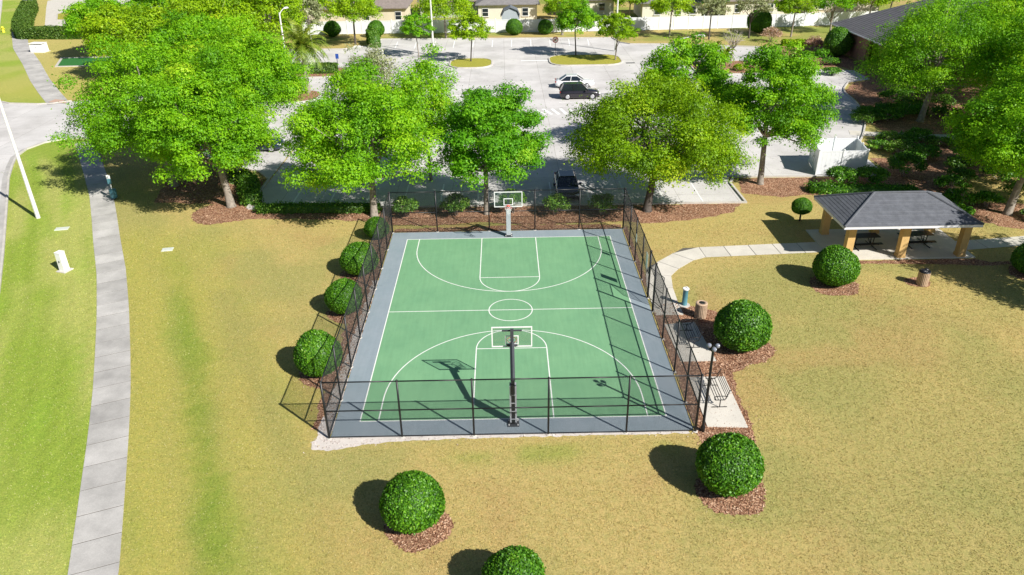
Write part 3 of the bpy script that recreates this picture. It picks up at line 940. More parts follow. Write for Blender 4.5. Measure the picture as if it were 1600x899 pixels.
def make_tree(name, label, x, y, H, zb, rx, seed, leaves=9000, ls=.42, mat='leaf_oak', bark='bark', tr=.2, ry=None, off=(0, 0), nclump=None, tshift=0.0, group=None, multi=False, sparse=False, trunk_h=None, crk=1.0):
    rg = np.random.default_rng(seed)
    ry = ry or rx
    t = thing(name, label, 'tree', (x, y, 0), 0, group)
    zc = zb + (H - zb) * .40
    rz_up, rz_dn = H - zc, zc - zb
    nclump = nclump or int(36 + rx * 23)
    # clump centres through the crown's outer half
    d = unit(rg, nclump * 3)
    d = d[d[:, 2] > -.62][:nclump]
    n = len(d)
    f = rg.uniform(.42, .98, n) ** .6
    az = np.arctan2(d[:, 1], d[:, 0])
    lob = 1 + .07 * np.sin(3 * az + rg.random() * 6) + .06 * np.sin(5 * az + 4 * d[:, 2] + rg.random() * 6) + rg.normal(0, .08, n)
    f = f * lob
    cr = rx * rg.uniform(.115, .215, n) * (1.0 if not sparse else .9) * crk
    cen = np.stack([d[:, 0] * f * (rx - cr * .5) + off[0], d[:, 1] * f * (ry - cr * .5) + off[1], zc + d[:, 2] * f * np.where(d[:, 2] > 0, rz_up - cr * .6, rz_dn - cr * .3)], 1)
    # trunk and limbs
    mb = MB()
    th = trunk_h or zb + (H - zb) * .16
    lean = rg.normal(0, .06, 2) * th
    fork = Vector((lean[0] + off[0] * .25, lean[1] + off[1] * .25, th))
    mb.tube([(0, 0, -.05), (.0, 0, .12), (fork.x * .3, fork.y * .3, th * .35), (fork.x * .7, fork.y * .7, th * .7), fork], [tr * 1.55, tr * 1.12, tr * .92, tr * .82, tr * .8], 9)
    nl = min(n, 11 if leaves > 15000 else 7)
    order = rg.permutation(n)[:nl]
    for k in order:
        c = Vector(cen[k])
        st = fork if not multi else Vector((rg.normal(0, .1), rg.normal(0, .1), th * rg.uniform(.45, .9)))
        mid = st.lerp(c, .45) + Vector(rg.normal(0, .25, 3)) + Vector((0, 0, .25))
        q = st.lerp(c, .75) + Vector(rg.normal(0, .2, 3))
        mb.tube([st, mid, q, c], [tr * .5, tr * .34, tr * .2, tr * .08], 6)
        for _ in range(2):
            k2 = rg.integers(n)
            c2 = Vector(cen[k2])
            if (c2 - mid).length < rx * .9:
                mb.tube([mid, mid.lerp(c2, .55) + Vector(rg.normal(0, .15, 3)), c2], [tr * .24, tr * .15, tr * .05], 5)
    mk('trunk', mb, bark, t, True)
    # leaves
    w = cr ** 2
    w = w / w.sum()
    ci = rg.choice(n, leaves, p=w)
    u = unit(rg, leaves)
    u[:, 2] = np.where((u[:, 2] < -.3) & (rg.random(leaves) < .6), -u[:, 2], u[:, 2])
    rr = rg.random(leaves) ** .26
    lump = 1 + .22 * np.sin(u[:, 0] * 7 + ci * 1.7) * np.sin(u[:, 1] * 7 + ci * 2.3) + .15 * np.sin(u[:, 2] * 9 + ci)
    C = cen[ci] + u * (cr[ci] * rr * lump)[:, None] * np.array([1.1, 1.1, .74])
    # stray twigs beyond the outline
    stray = rg.random(leaves) < .10
    C[stray] += u[stray] * (rg.random(stray.sum()) ** 2 * cr[ci[stray]] * .9)[:, None]
    Nn = u * .75 + np.array([.08, -.07, .36]) + rg.normal(0, .36, (leaves, 3))
    size = ls * rg.uniform(.65, 1.3, leaves)
    V, F = leaf_cards(C, Nn, size, .66, rg, tri=True)
    ctint = rg.normal(0, .14, n)
    tint = .46 + tshift + ctint[ci] + rg.normal(0, .12, leaves)
    np_mesh('crown', V, F, mat, t, tint)
    return t

def leaf_shell(rg, n, shape, ls, jit=.06, aspect=.7):
    """leaves on a closed surface; shape(u)->points, normals"""
    u = unit(rg, n)
    P, N = shape(u)
    shoot = np.where(rg.random(n) < .03, rg.random(n) * jit * 3.5, 0)
    P = P + N * (rg.normal(0, jit, n) - jit + shoot)[:, None]
    Nn = N * .8 + rg.normal(0, .55, (n, 3))
    return leaf_cards(P, Nn, ls * rg.uniform(.7, 1.3, n), aspect, rg)

# clipped ball bush: unit radius, sits on z=0
def ball_mesh(seed, n, ls, jit=.022):
    rg = np.random.default_rng(seed)
    def shp(u):
        w = 1 + .032 * np.sin(u[:, 0] * 3.1 + seed) * np.sin(u[:, 1] * 3.7 + seed * .7) + .022 * np.sin(u[:, 2] * 5 + seed * 2 + u[:, 0] * 3) + .012 * np.sin(u[:, 0] * 11 + u[:, 1] * 9 + seed)
        P = u * w[:, None]
        z = P[:, 2].copy()
        P[:, 2] = np.where(z < 0, z * .93, z * .98) + .95
        zz = u[:, 2]
        k = 1 + .05 * smooth01(-zz, -.5, .5) - .07 * smooth01(zz, .2, .9) - .10 * smooth01(-zz, .7, 1.0)
        P[:, 0] *= k; P[:, 1] *= k
        P[:, 2] = np.where(zz < -.45, .95 - .42 + (zz + .45) * .92, P[:, 2])
        return P, u
    V, F = leaf_shell(rg, n, shp, ls, jit)
    pc = V.reshape(-1, 4, 3).mean(1)
    tint = np.clip(.44 + (vnoise(pc[:, 0] + pc[:, 2] * .7, pc[:, 1] - pc[:, 2] * .4, .33, seed) - .5) * .35 + rg.normal(0, .19, n), 0, 1)
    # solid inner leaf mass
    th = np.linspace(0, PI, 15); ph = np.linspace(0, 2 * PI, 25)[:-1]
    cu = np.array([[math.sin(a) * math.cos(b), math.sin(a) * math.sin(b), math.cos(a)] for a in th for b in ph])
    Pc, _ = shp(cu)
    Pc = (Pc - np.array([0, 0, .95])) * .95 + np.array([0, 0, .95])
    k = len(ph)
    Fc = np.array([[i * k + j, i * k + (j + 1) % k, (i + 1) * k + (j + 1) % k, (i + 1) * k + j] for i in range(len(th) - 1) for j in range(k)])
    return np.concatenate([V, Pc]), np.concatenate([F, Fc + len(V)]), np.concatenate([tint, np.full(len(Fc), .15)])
ball_protos = [ball_mesh(31, 13000, .078), ball_mesh(47, 13000, .078), ball_mesh(58, 13000, .078)]
ball_objs = []
def ball_bush(x, y, r, label, k=0, sz=1.0, group='clipped ball bushes around the court', mat='leaf_box', stem=.0, cat='bush'):
    t = thing('ball_bush', label, cat, (x, y, 0), (x * 7.3 + y * 3.1) % 6.28, group)
    key = (k, mat)
    if key not in ball_cache:
        V, F, ti = ball_protos[k]
        o = np_mesh('foliage', V, F, mat, t, ti)
        ball_cache[key] = o.data
    else:
        o = link('foliage', ball_cache[key], t)
    o.scale = (r * (1 + .035 * math.sin(x * 5 + y)), r * (1 - .03 * math.sin(y * 3)), r * sz)
    o.rotation_euler = (.05 * math.sin(x * 9), .05 * math.cos(y * 7), 0)
    o.location = (0, 0, stem)
    mk('stem', MB().tube([(0, 0, 0), (.02, 0, .2 + stem), (.0, .02, .5 + stem)], [.07, .06, .04], 7), 'dark_bark', t, True)
    return t
ball_cache = {}
balls = [
    (-9.11, 10.46, .80, 1.0, 'smallest ball bush outside the left fence, at its far end'),
    (-9.42, 5.06, 1.10, .98, 'second farthest ball bush outside the left fence of the court'),
    (-9.46, .17, 1.02, 1.04, 'third farthest ball bush outside the left fence of the court'),
    (-9.56, -5.87, 1.12, 1.08, 'nearest ball bush outside the left fence of the court'),
    (19.4, 2.55, 1.30, .95, 'ball bush on the lawn in front of the pavilion'),
    (11.99, -4.25, 1.39, .98, 'large ball bush beside the shaded bench pad'),
    (8.55, -14.66, 1.26, .98, 'ball bush on the lawn near the lamp post and sunny bench pad'),
    (-3.84, -16.25, 1.13, 1.05, 'whole ball bush on the lawn in front of the court'),
    (-.12, -19.88, 1.06, 1.0, 'ball bush cut off by the bottom edge of the picture'),
    (31.9, 3.4, 1.15, .95, 'ball bush cut off by the right edge of the picture'),
]
for i, (x, y, r, sz, lab) in enumerate(balls):
    ball_bush(x, y, r, lab, i % 3, sz)
    if y < 9: bed(blob(x + .1, y - .15, r * 1.12, r * 1.12, 60 + i), .0088 if i != 5 else .0095, chips=150 if y < -3 else 70)
ball_bush(20.83, 12.1, .66, 'small round standard bush on a bare stem by the pavilion', 0, .95, None, stem=.55)
ball_bush(45.62, 68.97, 1.75, 'huge clipped dome bush beside the pink brick building', 1, 1.15, None)
ball_bush(1.67, 89.6, 1.3, 'dark round bush by the far white fence, in front of the blue shed', 0, 1.0, 'round bushes along the white fence')
ball_bush(6.73, 89.7, 1.2, 'dark round bush by the far white fence, right of the blue shed', 1, 1.0, 'round bushes along the white fence')
ball_bush(-27.71, 90.6, 1.3, 'dark round bush at the left end of the far white fence', 0, 1.0, 'round bushes along the white fence')
ball_bush(-20.5, 89.8, 1.35, 'dark dome bush by the far white fence near the beige house corner', 1, 1.0, 'round bushes along the white fence')
ball_bush(40.9, 88.5, 1.9, 'big dark round bush against the shaded far white fence', 0, 1.0, 'round bushes along the white fence')

def loose_shrub(name, label, x, y, rx, h, seed, n=2600, ls=.16, mat='leaf_shrub', group=None, cat='shrub', ry=None):
    rg = np.random.default_rng(seed)
    t = thing(name, label, cat, (x, y, 0), 0, group)
    ry = ry or rx
    mb = MB()
    m = 9
    tips = []
    for k in range(m):
        a = 2 * PI * k / m + rg.normal(0, .3)
        rr = rg.uniform(.3, .85)
        tip = Vector((rx * rr * math.cos(a), ry * rr * math.sin(a), h * rg.uniform(.55, .95)))
        tips.append(tip)
        mb.tube([(rg.normal(0, .06), rg.normal(0, .06), 0), tip * .5 + Vector((0, 0, h * .05)), tip], [.03, .022, .008], 5)
    mk('stems', mb, 'pale_bark', t, True)
    nc = 22
    d = unit(rg, nc); d[:, 2] = np.abs(d[:, 2]) * 1.1 - .25
    cen = np.stack([d[:, 0] * rx * .72, d[:, 1] * ry * .72, h * .56 + d[:, 2] * h * .36], 1)
    ci = rg.integers(nc, size=n)
    u = unit(rg, n)
    C = cen[ci] + u * (rg.random(n) ** .4)[:, None] * np.array([rx, ry, h * .5]) * .36
    C[:, 2] = np.maximum(C[:, 2], .05)
    V, F = leaf_cards(C, u * .4 + np.array([0, 0, .5]) + rg.normal(0, .5, (n, 3)), ls * rg.uniform(.6, 1.3, n), .5, rg)
    np_mesh('foliage', V, F, mat, t, .45 + rg.normal(0, .14, nc)[ci] + rg.normal(0, .18, n))
    return t

def hedge(name, label, pts, w, h, seed, mat='leaf_hedge', dens=240, ls=.12, group=None, cat='hedge', jit=.05):
    """clipped hedge along a polyline: leafy skin over a leafy block"""
    rg = np.random.default_rng(seed)
    P = [Vector(p) for p in pts]
    o0 = P[0]
    t = thing(name, label, cat, (o0.x, o0.y, 0), 0, group)
    Cs, Ns = [], []
    core = MB()
    core.strip([(p.x - o0.x, p.y - o0.y) for p in P], w * .9, .02, False, h * .94)
    for a, b in zip(P[:-1], P[1:]):
        L = (b - a).length
        tdir = (b - a) / L
        nd = Vector((-tdir.y, tdir.x))
        for (area, kind) in ((L * w, 'top'), (L * h, 'l'), (L * h, 'r'), (w * h, 'e0'), (w * h, 'e1')):
            n = max(8, int(area * dens))
            s = rg.random(n); q = rg.random(n)
            if kind == 'top':
                p = np.stack([s * L, (q - .5) * w, np.full(n, h)], 1); nn = np.array([0, 0, 1.])
            elif kind in 'lr':
                k = 1 if kind == 'l' else -1
                p = np.stack([s * L, np.full(n, k * w / 2), q * h], 1); nn = np.array([0, k, 0.])
            else:
                e = 0 if kind == 'e0' else 1
                p = np.stack([np.full(n, e * L), (s - .5) * w, q * h], 1); nn = np.array([2. * e - 1, 0, 0])
            def W(v, pos):
                x_ = v[:, 0] * tdir.x + v[:, 1] * nd.x; y_ = v[:, 0] * tdir.y + v[:, 1] * nd.y
                if pos: x_ = x_ + a.x - o0.x; y_ = y_ + a.y - o0.y
                return np.stack([x_, y_, v[:, 2]], 1)
            Cs.append(W(p, True)); Ns.append(np.repeat(W(nn[None], False), n, 0))
    C = np.concatenate(Cs); N = np.concatenate(Ns)
    n = len(C)
    bulge = (vnoise(C[:, 0] + C[:, 2], C[:, 1] - C[:, 2], .7, seed) - .5) * jit * 3
    C = C + N * (rg.normal(0, jit, n) + bulge)[:, None]
    C[:, 2] = np.maximum(C[:, 2], .03)
    V, F = leaf_cards(C, N * .7 + rg.normal(0, .55, (n, 3)), ls * rg.uniform(.7, 1.3, n), .6, rg)
    cv = np.array(core.v); cf = np.array([f for f in core.f])
    np_mesh('foliage', np.concatenate([V, cv]), np.concatenate([F, cf + len(V)]), mat, t, np.concatenate([.45 + rg.normal(0, .2, n), np.full(len(cf), .2)]))
    return t

# trees close to the court
NEAR = dict(leaves=96000, ls=.165)
make_tree('oak_tree', 'broad bright green oak with pale trunk in mulch left of the court', -21.2, 16.8, 12.0, 1.7, 5.2, 11, tr=.30, off=(-1.1, .3), mat='leaf_oak', tshift=.06, **NEAR)
make_tree('oak_tree', 'leftmost big oak, its crown reaching over the sidewalk', -27.4, 21.7, 11.4, 1.7, 6.3, 12, tr=.30, off=(-.6, .3), mat='leaf_oak', **NEAR)
make_tree('oak_tree', 'oak standing just behind the broad pale trunked oak left of the court', -22.2, 22.6, 12.9, 4.6, 5.6, 13, tr=.26, off=(.7, 1.4), mat='leaf_oak', tshift=.05, **NEAR)
make_tree('oak_tree', 'yellow green oak behind the far left corner of the court fence', -9.9, 14.4, 10.8, 1.6, 5.5, 14, tr=.27, off=(-.2, .7), mat='leaf_oak', tshift=.07, **NEAR)
make_tree('oak_tree', 'narrow deep green oak behind the farther hoop', -1.6, 14.4, 9.8, 2.1, 3.8, 15, tr=.20, off=(.5, .3), mat='leaf_deep', leaves=72000, ls=.17, tshift=.06, crk=1.15)
make_tree('oak_tree', 'wide olive green oak with dark forked trunk by the court corner', 10.3, 14.5, 10.2, 1.7, 6.1, 16, tr=.30, off=(.4, .6), mat='leaf_olive', bark='dark_bark', tshift=-.02, **NEAR)
make_tree('oak_tree', 'tall green oak left of the white dumpster enclosure', 20.3, 19.7, 11.3, 2.5, 4.4, 17, tr=.24, off=(.5, .4), mat='leaf_oak', leaves=72000, ls=.17)
make_tree('oak_tree', 'oak with pale trunk behind the right end of the pavilion', 36.1, 12.7, 9.8, 2.2, 5.6, 18, tr=.28, off=(1.0, .9), mat='leaf_oak', **NEAR)
make_tree('oak_tree', 'large oak in front of the pink brick building', 41.5, 36.6, 12.2, 1.9, 7.4, 19, tr=.30, off=(1.4, .5), mat='leaf_oak', tshift=.03, **NEAR)
make_tree('oak_tree', 'oak beyond the right edge that throws its shadow over the pavilion', 37.3, -1.6, 11.6, 2.6, 5.2, 28, tr=.24, mat='leaf_oak', leaves=24000, ls=.25)
make_tree('oak_tree', 'oak at the right edge behind the path to the pavilion', 49.0, 30.0, 12.0, 2.4, 6.6, 20, tr=.30, mat='leaf_oak', leaves=46000, ls=.24)
make_tree('oak_tree', 'oak between the pale trunked oak and the large one, at the right edge', 44.0, 22.0, 9.6, 2.4, 5.6, 27, tr=.26, mat='leaf_oak', leaves=50000, ls=.2)
make_tree('oak_tree', 'oak at the upper right, beyond the brick building corner', 56.0, 45.0, 12.5, 2.4, 7.6, 21, tr=.30, mat='leaf_oak', tshift=.04, leaves=36000, ls=.3)
make_tree('oak_tree', 'farthest oak at the top right edge over the brick building roof', 68, 57.0, 12.5, 2.4, 7.6, 22, tr=.30, mat='leaf_lime', leaves=26000, ls=.34)
make_tree('oak_tree', 'deep green oak behind the wide olive oak', 15.6, 27.5, 10.4, 2.8, 4.3, 23, tr=.2, mat='leaf_oak', leaves=38000, ls=.2)
make_tree('elm_tree', 'slim upright tree behind the yellow green oak, in the lot', -6.3, 21.8, 10.7, 2.6, 2.7, 24, tr=.13, mat='leaf_oak', leaves=24000, ls=.17, nclump=110, tshift=.12, crk=1.7)
make_tree('myrtle_tree', 'thin greyish tree with few leaves on a lot island', -13.6, 38.2, 8.0, 2.5, 2.9, 25, tr=.10, mat='leaf_grey', bark='pale_bark', leaves=9000, ls=.2, nclump=90, crk=1.5)
# upper left wood: single trees one can tell apart
for i, (x, y, H, rx, mat, lab) in enumerate([
    (-57.5, 77, 8.8, 5.2, 'leaf_oak', 'tree beside the clipped corner hedge at upper left'),
    (-50.5, 83, 10.4, 5.8, 'leaf_oak', 'tree right behind the one by the corner hedge'),
    (-47.5, 63, 9.4, 5.8, 'leaf_lime', 'pale tree over the driveway mouth behind the leftmost oak'),
    (-39.5, 67, 10.6, 6.2, 'leaf_lime', 'yellowish tree in the middle of the upper left trees'),
    (-36.5, 54, 9.2, 5.4, 'leaf_oak', 'round tree on the lot edge left of the palm'),
    (-33.0, 73, 11.4, 5.8, 'leaf_lime', 'tree around the curved white lamp pole'),
    (-41.0, 86, 11.5, 6.4, 'leaf_deep', 'dark tree at the top edge above the upper left trees'),
    (-52.0, 101, 11.0, 6.6, 'leaf_deep', 'dark tree at the top edge above the corner hedge trees'),
    (-33.5, 92, 11.5, 6.0, 'leaf_olive', 'olive tree at the top edge left of the beige house'),
    (-64.0, 114, 9.4, 5.2, 'leaf_deep', 'tree on the far side of the white paved yard'),
    (-43.0, 108, 11.0, 6.6, 'leaf_deep', 'dark far tree at the top edge behind the others at upper left'),
    (-29.2, 42.5, 8.6, 4.8, 'leaf_lime', 'yellow green tree between the left oaks and the palm'),
]):
    make_tree('shade_tree', lab, x, y, H, 2.2, rx, 40 + i, leaves=24000, ls=.30, mat=mat, tr=.17, group='trees at the upper left')
make_tree('moss_tree', 'thin silver grey tree above the palm', -28.2, 78, 9.2, 2.6, 2.3, 60, leaves=3800, ls=.34, mat='leaf_grey', bark='pale_bark', tr=.1, sparse=True)
# row along the far side of the lot
FR = 'young trees of the parking lot'
for i, (x, y, H, zb, rx, mat, n, tr, lab) in enumerate([
    (-22.9, 83.4, 7.9, 3.1, 4.4, 'leaf_lime', 8000, .16, 'round lime tree with whitened trunk foot in front of the far white fence'),
    (-12.1, 72.7, 6.3, 2.4, 2.4, 'leaf_oak', 2600, .08, 'thin sparse tree left of the tall lamp pole in the lot'),
    (-4.6, 69.0, 6.7, 2.5, 2.9, 'leaf_lime', 4200, .09, 'slender lime tree on the small oval grass island'),
    (10.1, 71.8, 7.6, 2.9, 3.1, 'leaf_oak', 6000, .10, 'green tree next to the round red sign'),
    (15.2, 68.3, 6.3, 2.4, 2.9, 'leaf_olive', 4600, .10, 'olive tree with several thin stems at the island end'),
    (9.4, 88.8, 7.0, 3.0, 3.4, 'leaf_olive', 4000, .20, 'old tree with thick pale trunk by the far fence gap'),
    (-9.2, 87.6, 8.2, 2.3, 5.0, 'leaf_lime', 8000, .18, 'spreading yellow green tree behind the tall lamp pole'),
    (26.0, 85.6, 6.8, 3.0, 3.5, 'leaf_lime', 5200, .14, 'lime tree with pale trunk before the sunny white fence'),
    (31.6, 82.9, 6.6, 3.0, 2.6, 'leaf_grey', 1500, .12, 'crooked nearly bare tree before the sunny white fence'),
    (37.9, 83.4, 7.0, 3.1, 2.9, 'leaf_grey', 1700, .13, 'purple barked forked tree with few leaves by the white fence'),
    (44.6, 83.9, 6.8, 2.9, 3.5, 'leaf_olive', 4200, .13, 'olive tree before the shaded right part of the white fence'),
    (51.8, 86.7, 7.4, 2.9, 3.6, 'leaf_oak', 3200, .15, 'open forked tree above the clipped dome bush'),
    (59.5, 91.0, 7.2, 2.9, 3.8, 'leaf_lime', 4600, .15, 'tree behind the left end of the dark building roof'),
]):
    make_tree('young_tree', lab, x, y, H, zb, rx, 70 + i, leaves=int(n * 1.7), ls=.26, mat=mat, tr=tr, group=FR, sparse=n < 5000, bark='dark_bark' if i in (0, 2, 3, 8, 9) else 'bark', multi=i in (4, 9, 11))
for i, (x, y, H, rx, mat, lab) in enumerate([
    (-10, 112, 7.0, 4.5, 'leaf_olive', 'backyard tree between the beige house and the cream house'),
    (10.5, 103, 6.2, 3.2, 'leaf_deep', 'backyard tree right of the cream house with the blue shed'),
    (22.5, 104, 6.6, 3.5, 'leaf_olive', 'brownish backyard tree behind the sunny white fence'),
    (36.5, 104, 6.2, 3.4, 'leaf_deep', 'dark backyard tree behind the forked purple tree'),
    (68, 102, 8.5, 5.0, 'leaf_olive', 'backyard tree behind the dark building roof'),
]):
    make_tree('backyard_tree', lab, x, y, H, 1.6, rx, 90 + i, leaves=6500, ls=.34, mat=mat, tr=.14, group='trees in the backyards')

# bare tree
def bare_tree(x, y, H, rx, label):
    rg = np.random.default_rng(5)
    t = thing('bare_tree', label, 'tree', (x, y, 0))
    mb = MB().tube([(0, 0, 0), (.15, .0, H * .4), (.2, 0, H * .62)], [.13, .09, .06], 7)
    tw = MB()
    for k in range(16):
        a = 2 * PI * k / 16 + rg.normal(0, .2)
        st = Vector((.17, 0, H * rg.uniform(.38, .62)))
        e = Vector((rx * rg.uniform(.6, 1) * math.cos(a), rx * rg.uniform(.6, 1) * math.sin(a), H * rg.uniform(.6, 1)))
        m = st.lerp(e, .5) + Vector((0, 0, .2))
        mb.tube([st, m, e], [.045, .03, .01], 5)
        for j in range(7):
            f = st.lerp(m, rg.uniform(.4, 1)) if j < 3 else m.lerp(e, rg.uniform(0, .9))
            tw.tube([f, f + Vector(rg.normal(0, .35, 3)) + Vector((0, 0, .3))], [.016, .005], 4)
    mk('trunk', mb, 'pale_bark', t, True)
    mk('twigs', tw, 'pale_bark', t, True)
bare_tree(29.5, 63.1, 5.4, 2.0, 'leafless pale tree standing among shrubs right of the lot')

# palms
def palm(name, label, x, y, h, fl, seed, n=42, tr=.24, leafl=.5):
    rg = np.random.default_rng(seed)
    t = thing(name, label, 'palm', (x, y, 0))
    mb = MB()
    prof = []
    for i in range(18):
        z = h * i / 17
        prof += [(tr * (1.12 - .25 * i / 17) * (1.05 if i % 2 else .95), z)]
    mb.lathe(prof, n=10)
    mk('trunk', mb, 'palm_bark', t, True)
    Vs, Fs, Ts = [], [], []
    base = 0
    rb = MB()
    for k in range(n):
        a = 2.39996 * k
        el = R(75 - 105 * (k / n) + rg.normal(0, 5))
        d0 = Vector((math.cos(a) * math.cos(el), math.sin(a) * math.cos(el), math.sin(el)))
        pts = []
        p = Vector((0, 0, h + .1)); d = d0.copy()
        m = 9
        for i in range(m + 1):
            pts.append(p.copy())
            p = p + d * fl / m
            d = (d + Vector((0, 0, -.11 - .03 * i))).normalized()
        rb.tube(pts, [.03 - .0026 * i for i in range(m + 1)], 4)
        side = Vector((-math.sin(a), math.cos(a), 0))
        for i in range(1, m + 1):
            for j in range(3):
                f = (j + rg.random()) / 3
                c = pts[i - 1].lerp(pts[i], f)
                tg = (pts[i] - pts[i - 1]).normalized()
                ll = leafl * (1 - .55 * abs(i / m - .35))
                for s in (-1, 1):
                    dv = (side * s * .8 + tg * .7 + Vector((0, 0, -.25))).normalized() * ll
                    wv = tg * .06
                    Vs += [tuple(c - wv), tuple(c + wv), tuple(c + dv + wv * .3), tuple(c + dv - wv * .3)]
                    Fs.append((base, base + 1, base + 2, base + 3)); base += 4
                    Ts.append(.3 + .4 * (1 - k / n) + rg.normal(0, .15))
    fr = np_mesh('fronds', np.array(Vs), np.array(Fs), 'leaf_palm', t, np.array(Ts))
    mk('midribs', rb, 'leaf_palm', fr)
palm('palm_tree', 'date palm with arching fronds on the lot island', -23.2, 52.3, 5.4, 3.6, 3, 52, .26, .75)
palm('small_palm', 'small palm left of the bare pale tree', 27.4, 63.2, 2.2, 1.7, 4, 26, .1, .3)
palm('small_palm', 'second small palm touching the bare pale tree', 28.4, 61.6, 1.9, 1.6, 5, 26, .1, .3)

# shrubs behind the court
for i, (x, y, rx, h, mat, lab) in enumerate([
    (-7.5, 14.2, 1.0, 1.55, 'leaf_shrub', 'brightest leafy shrub behind the far left corner of the court'),
    (-3.9, 14.3, 1.15, 1.6, 'leaf_shrub', 'grey green shrub left of the farther hoop'),
    (.35, 14.6, 1.05, 1.8, 'leaf_shrub', 'shrub directly behind the farther hoop backboard'),
    (3.5, 14.0, 1.1, 1.65, 'leaf_shrub', 'open vase shaped shrub in front of the parked dark car'),
    (6.9, 13.9, 1.15, 1.6, 'leaf_shrub', 'shaded shrub near the far right corner of the court'),
]):
    loose_shrub('leafy_shrub', lab, x, y, rx, h, 120 + i, 2600 if i < 3 else 1500, .17, mat, 'shrubs behind the far court fence')
hedge('low_hedge', 'low dark hedge along the lot edge left of the court', [(-18.8, 15.6), (-14.5, 15.5), (-9.6, 15.3)], .8, .55, 130, 'leaf_shrub', 160, .15, jit=.1)
hedge('corner_hedge', 'rounded dark hedge curving round the lot corner by the pale trunked oak', [(-19.6, 17.0), (-20.4, 19.0), (-20.9, 21.0), (-22.6, 22.9)], 1.3, .9, 131, 'leaf_shrub', 160, .16, jit=.1)
hedge('clipped_hedge', 'tall clipped hedge turning the corner at the upper left', [(-97.5, 129), (-90.5, 114.5), (-84.5, 102.5), (-79.5, 94.0), (-72.0, 93.4), (-64, 93)], 2.6, 1.7, 132, 'leaf_hedge', 60, .26, jit=.08)
hedge('island_hedge', 'boxy hedge on the lot island by the blue sign', [(-31.0, 63.4), (-21.9, 63.4)], 1.6, 1.2, 133, 'leaf_hedge', 90, .2)
hedge('lot_hedge', 'clipped green hedge at the upper left corner of the lot', [(-19.3, 80.3), (-20.6, 85.0)], 1.5, 2.0, 134, 'leaf_shrub', 110, .2)
hedge('lime_hedge', 'sunny lime hedge left of the clipped dome bush', [(41.0, 77.2), (46.0, 76.5)], 1.2, .8, 135, 'leaf_lime', 110, .2)
loose_shrub('pink_shrub', 'pale pink flowering shrub beside the clipped dome bush', 43.6, 71.8, 1.3, 2.3, 136, 1500, .22, 'leaf_pink')
loose_shrub('pink_shrub', 'pale pink twiggy shrub left of the flowering one', 40.2, 80.0, 1.6, 2.2, 137, 1100, .22, 'leaf_pink')
# planting right of the lot
for i, (x, y, rx, h, lab) in enumerate([
    (26.6, 19.2, 1.3, 1.45, 'rounded dark shrub in front of the left of the enclosure wall'),
    (29.0, 19.2, 1.35, 1.45, 'rounded dark shrub in front of the right of the enclosure wall'),
    (32.4, 20.8, 1.5, 2.0, 'tall dark shrub right of the white enclosure'),
]):
    loose_shrub('round_shrub', lab, x, y, rx, h, 140 + i, 3800, .17, 'leaf_box', 'shrubs around the dumpster enclosure')
hedge('ground_hedge', 'low dark planting strip between the enclosure shrubs and the pavilion', [(23.6, 18.0), (27.5, 17.3), (31.5, 17.0)], 1.3, .5, 146, 'leaf_box', 120, .16, jit=.12)
SH = 'shrubs in the shade under the right oaks'
k = 0
for (x, y, rx, h) in [(35.8, 36.6, 1.5, 1.0), (38.4, 37.2, 1.6, 1.1), (36.6, 29.6, 1.2, .9), (39.4, 28.8, 1.3, .8), (33.5, 27.8, 1.2, .9), (34.8, 24.0, 1.3, 1.1), (37.6, 22.5, 1.2, 1.0), (33.6, 14.6, 1.2, 1.2), (34.6, 17.6, 1.3, 1.1), (38.6, 15.6, 1.4, 1.4), (39.5, 19.5, 1.5, 1.2), (32.2, 12.2, 1.0, 1.0), (37.6, 11.6, 1.2, .8), (42.5, 27.5, 1.4, 1.0), (43.8, 33.8, 1.5, 1.1), (42.8, 41.6, 1.5, 1.1), (44.4, 46.0, 1.6, 1.2), (46.6, 50.0, 1.6, 1.2), (44.8, 38.0, 1.5, 1.2), (40.9, 57.8, 1.3, .9), (43.0, 63.8, 1.4, .9), (34.6, 26.2, 1.5, 1.3), (36.4, 25.4, 1.4, 1.2), (38.2, 30.2, 1.6, 1.1), (35.2, 29.2, 1.4, 1.2), (36.8, 38.2, 1.5, 1.2), (40.6, 38.6, 1.7, 1.3), (43.4, 29.6, 1.6, 1.2), (39.6, 24.2, 1.5, 1.2), (41.2, 18.0, 1.6, 1.4), (36.0, 19.2, 1.3, 1.2), (35.4, 14.2, 1.1, 1.1), (42.4, 44.4, 1.7, 1.2), (46.2, 42.0, 1.7, 1.3), (47.4, 46.8, 1.7, 1.3), (48.6, 38.6, 1.8, 1.3)]:
    loose_shrub('shade_shrub', 'dark leafy shrub in the shade under the right hand oaks', x, y, rx, h, 150 + k, 1500, .2, 'leaf_shrub' if k % 3 == 0 else 'leaf_box', SH)
    k += 1
hedge('lane_hedge', 'clipped oval hedge right of the curved lane', [(38.6, 40.2), (43.5, 39.6)], 1.2, .8, 175, 'leaf_box', 120, .16, jit=.1)
loose_shrub('orange_shrub', 'yellow orange shrub at the foot of the bare pale tree', 30.2, 60.6, 1.0, .9, 176, 900, .2, 'leaf_lime')
loose_shrub('roadside_shrub', 'yellow green shrub near the palm trunk', -25.3, 50.4, 1.3, 1.1, 177, 1200, .2, 'leaf_lime')

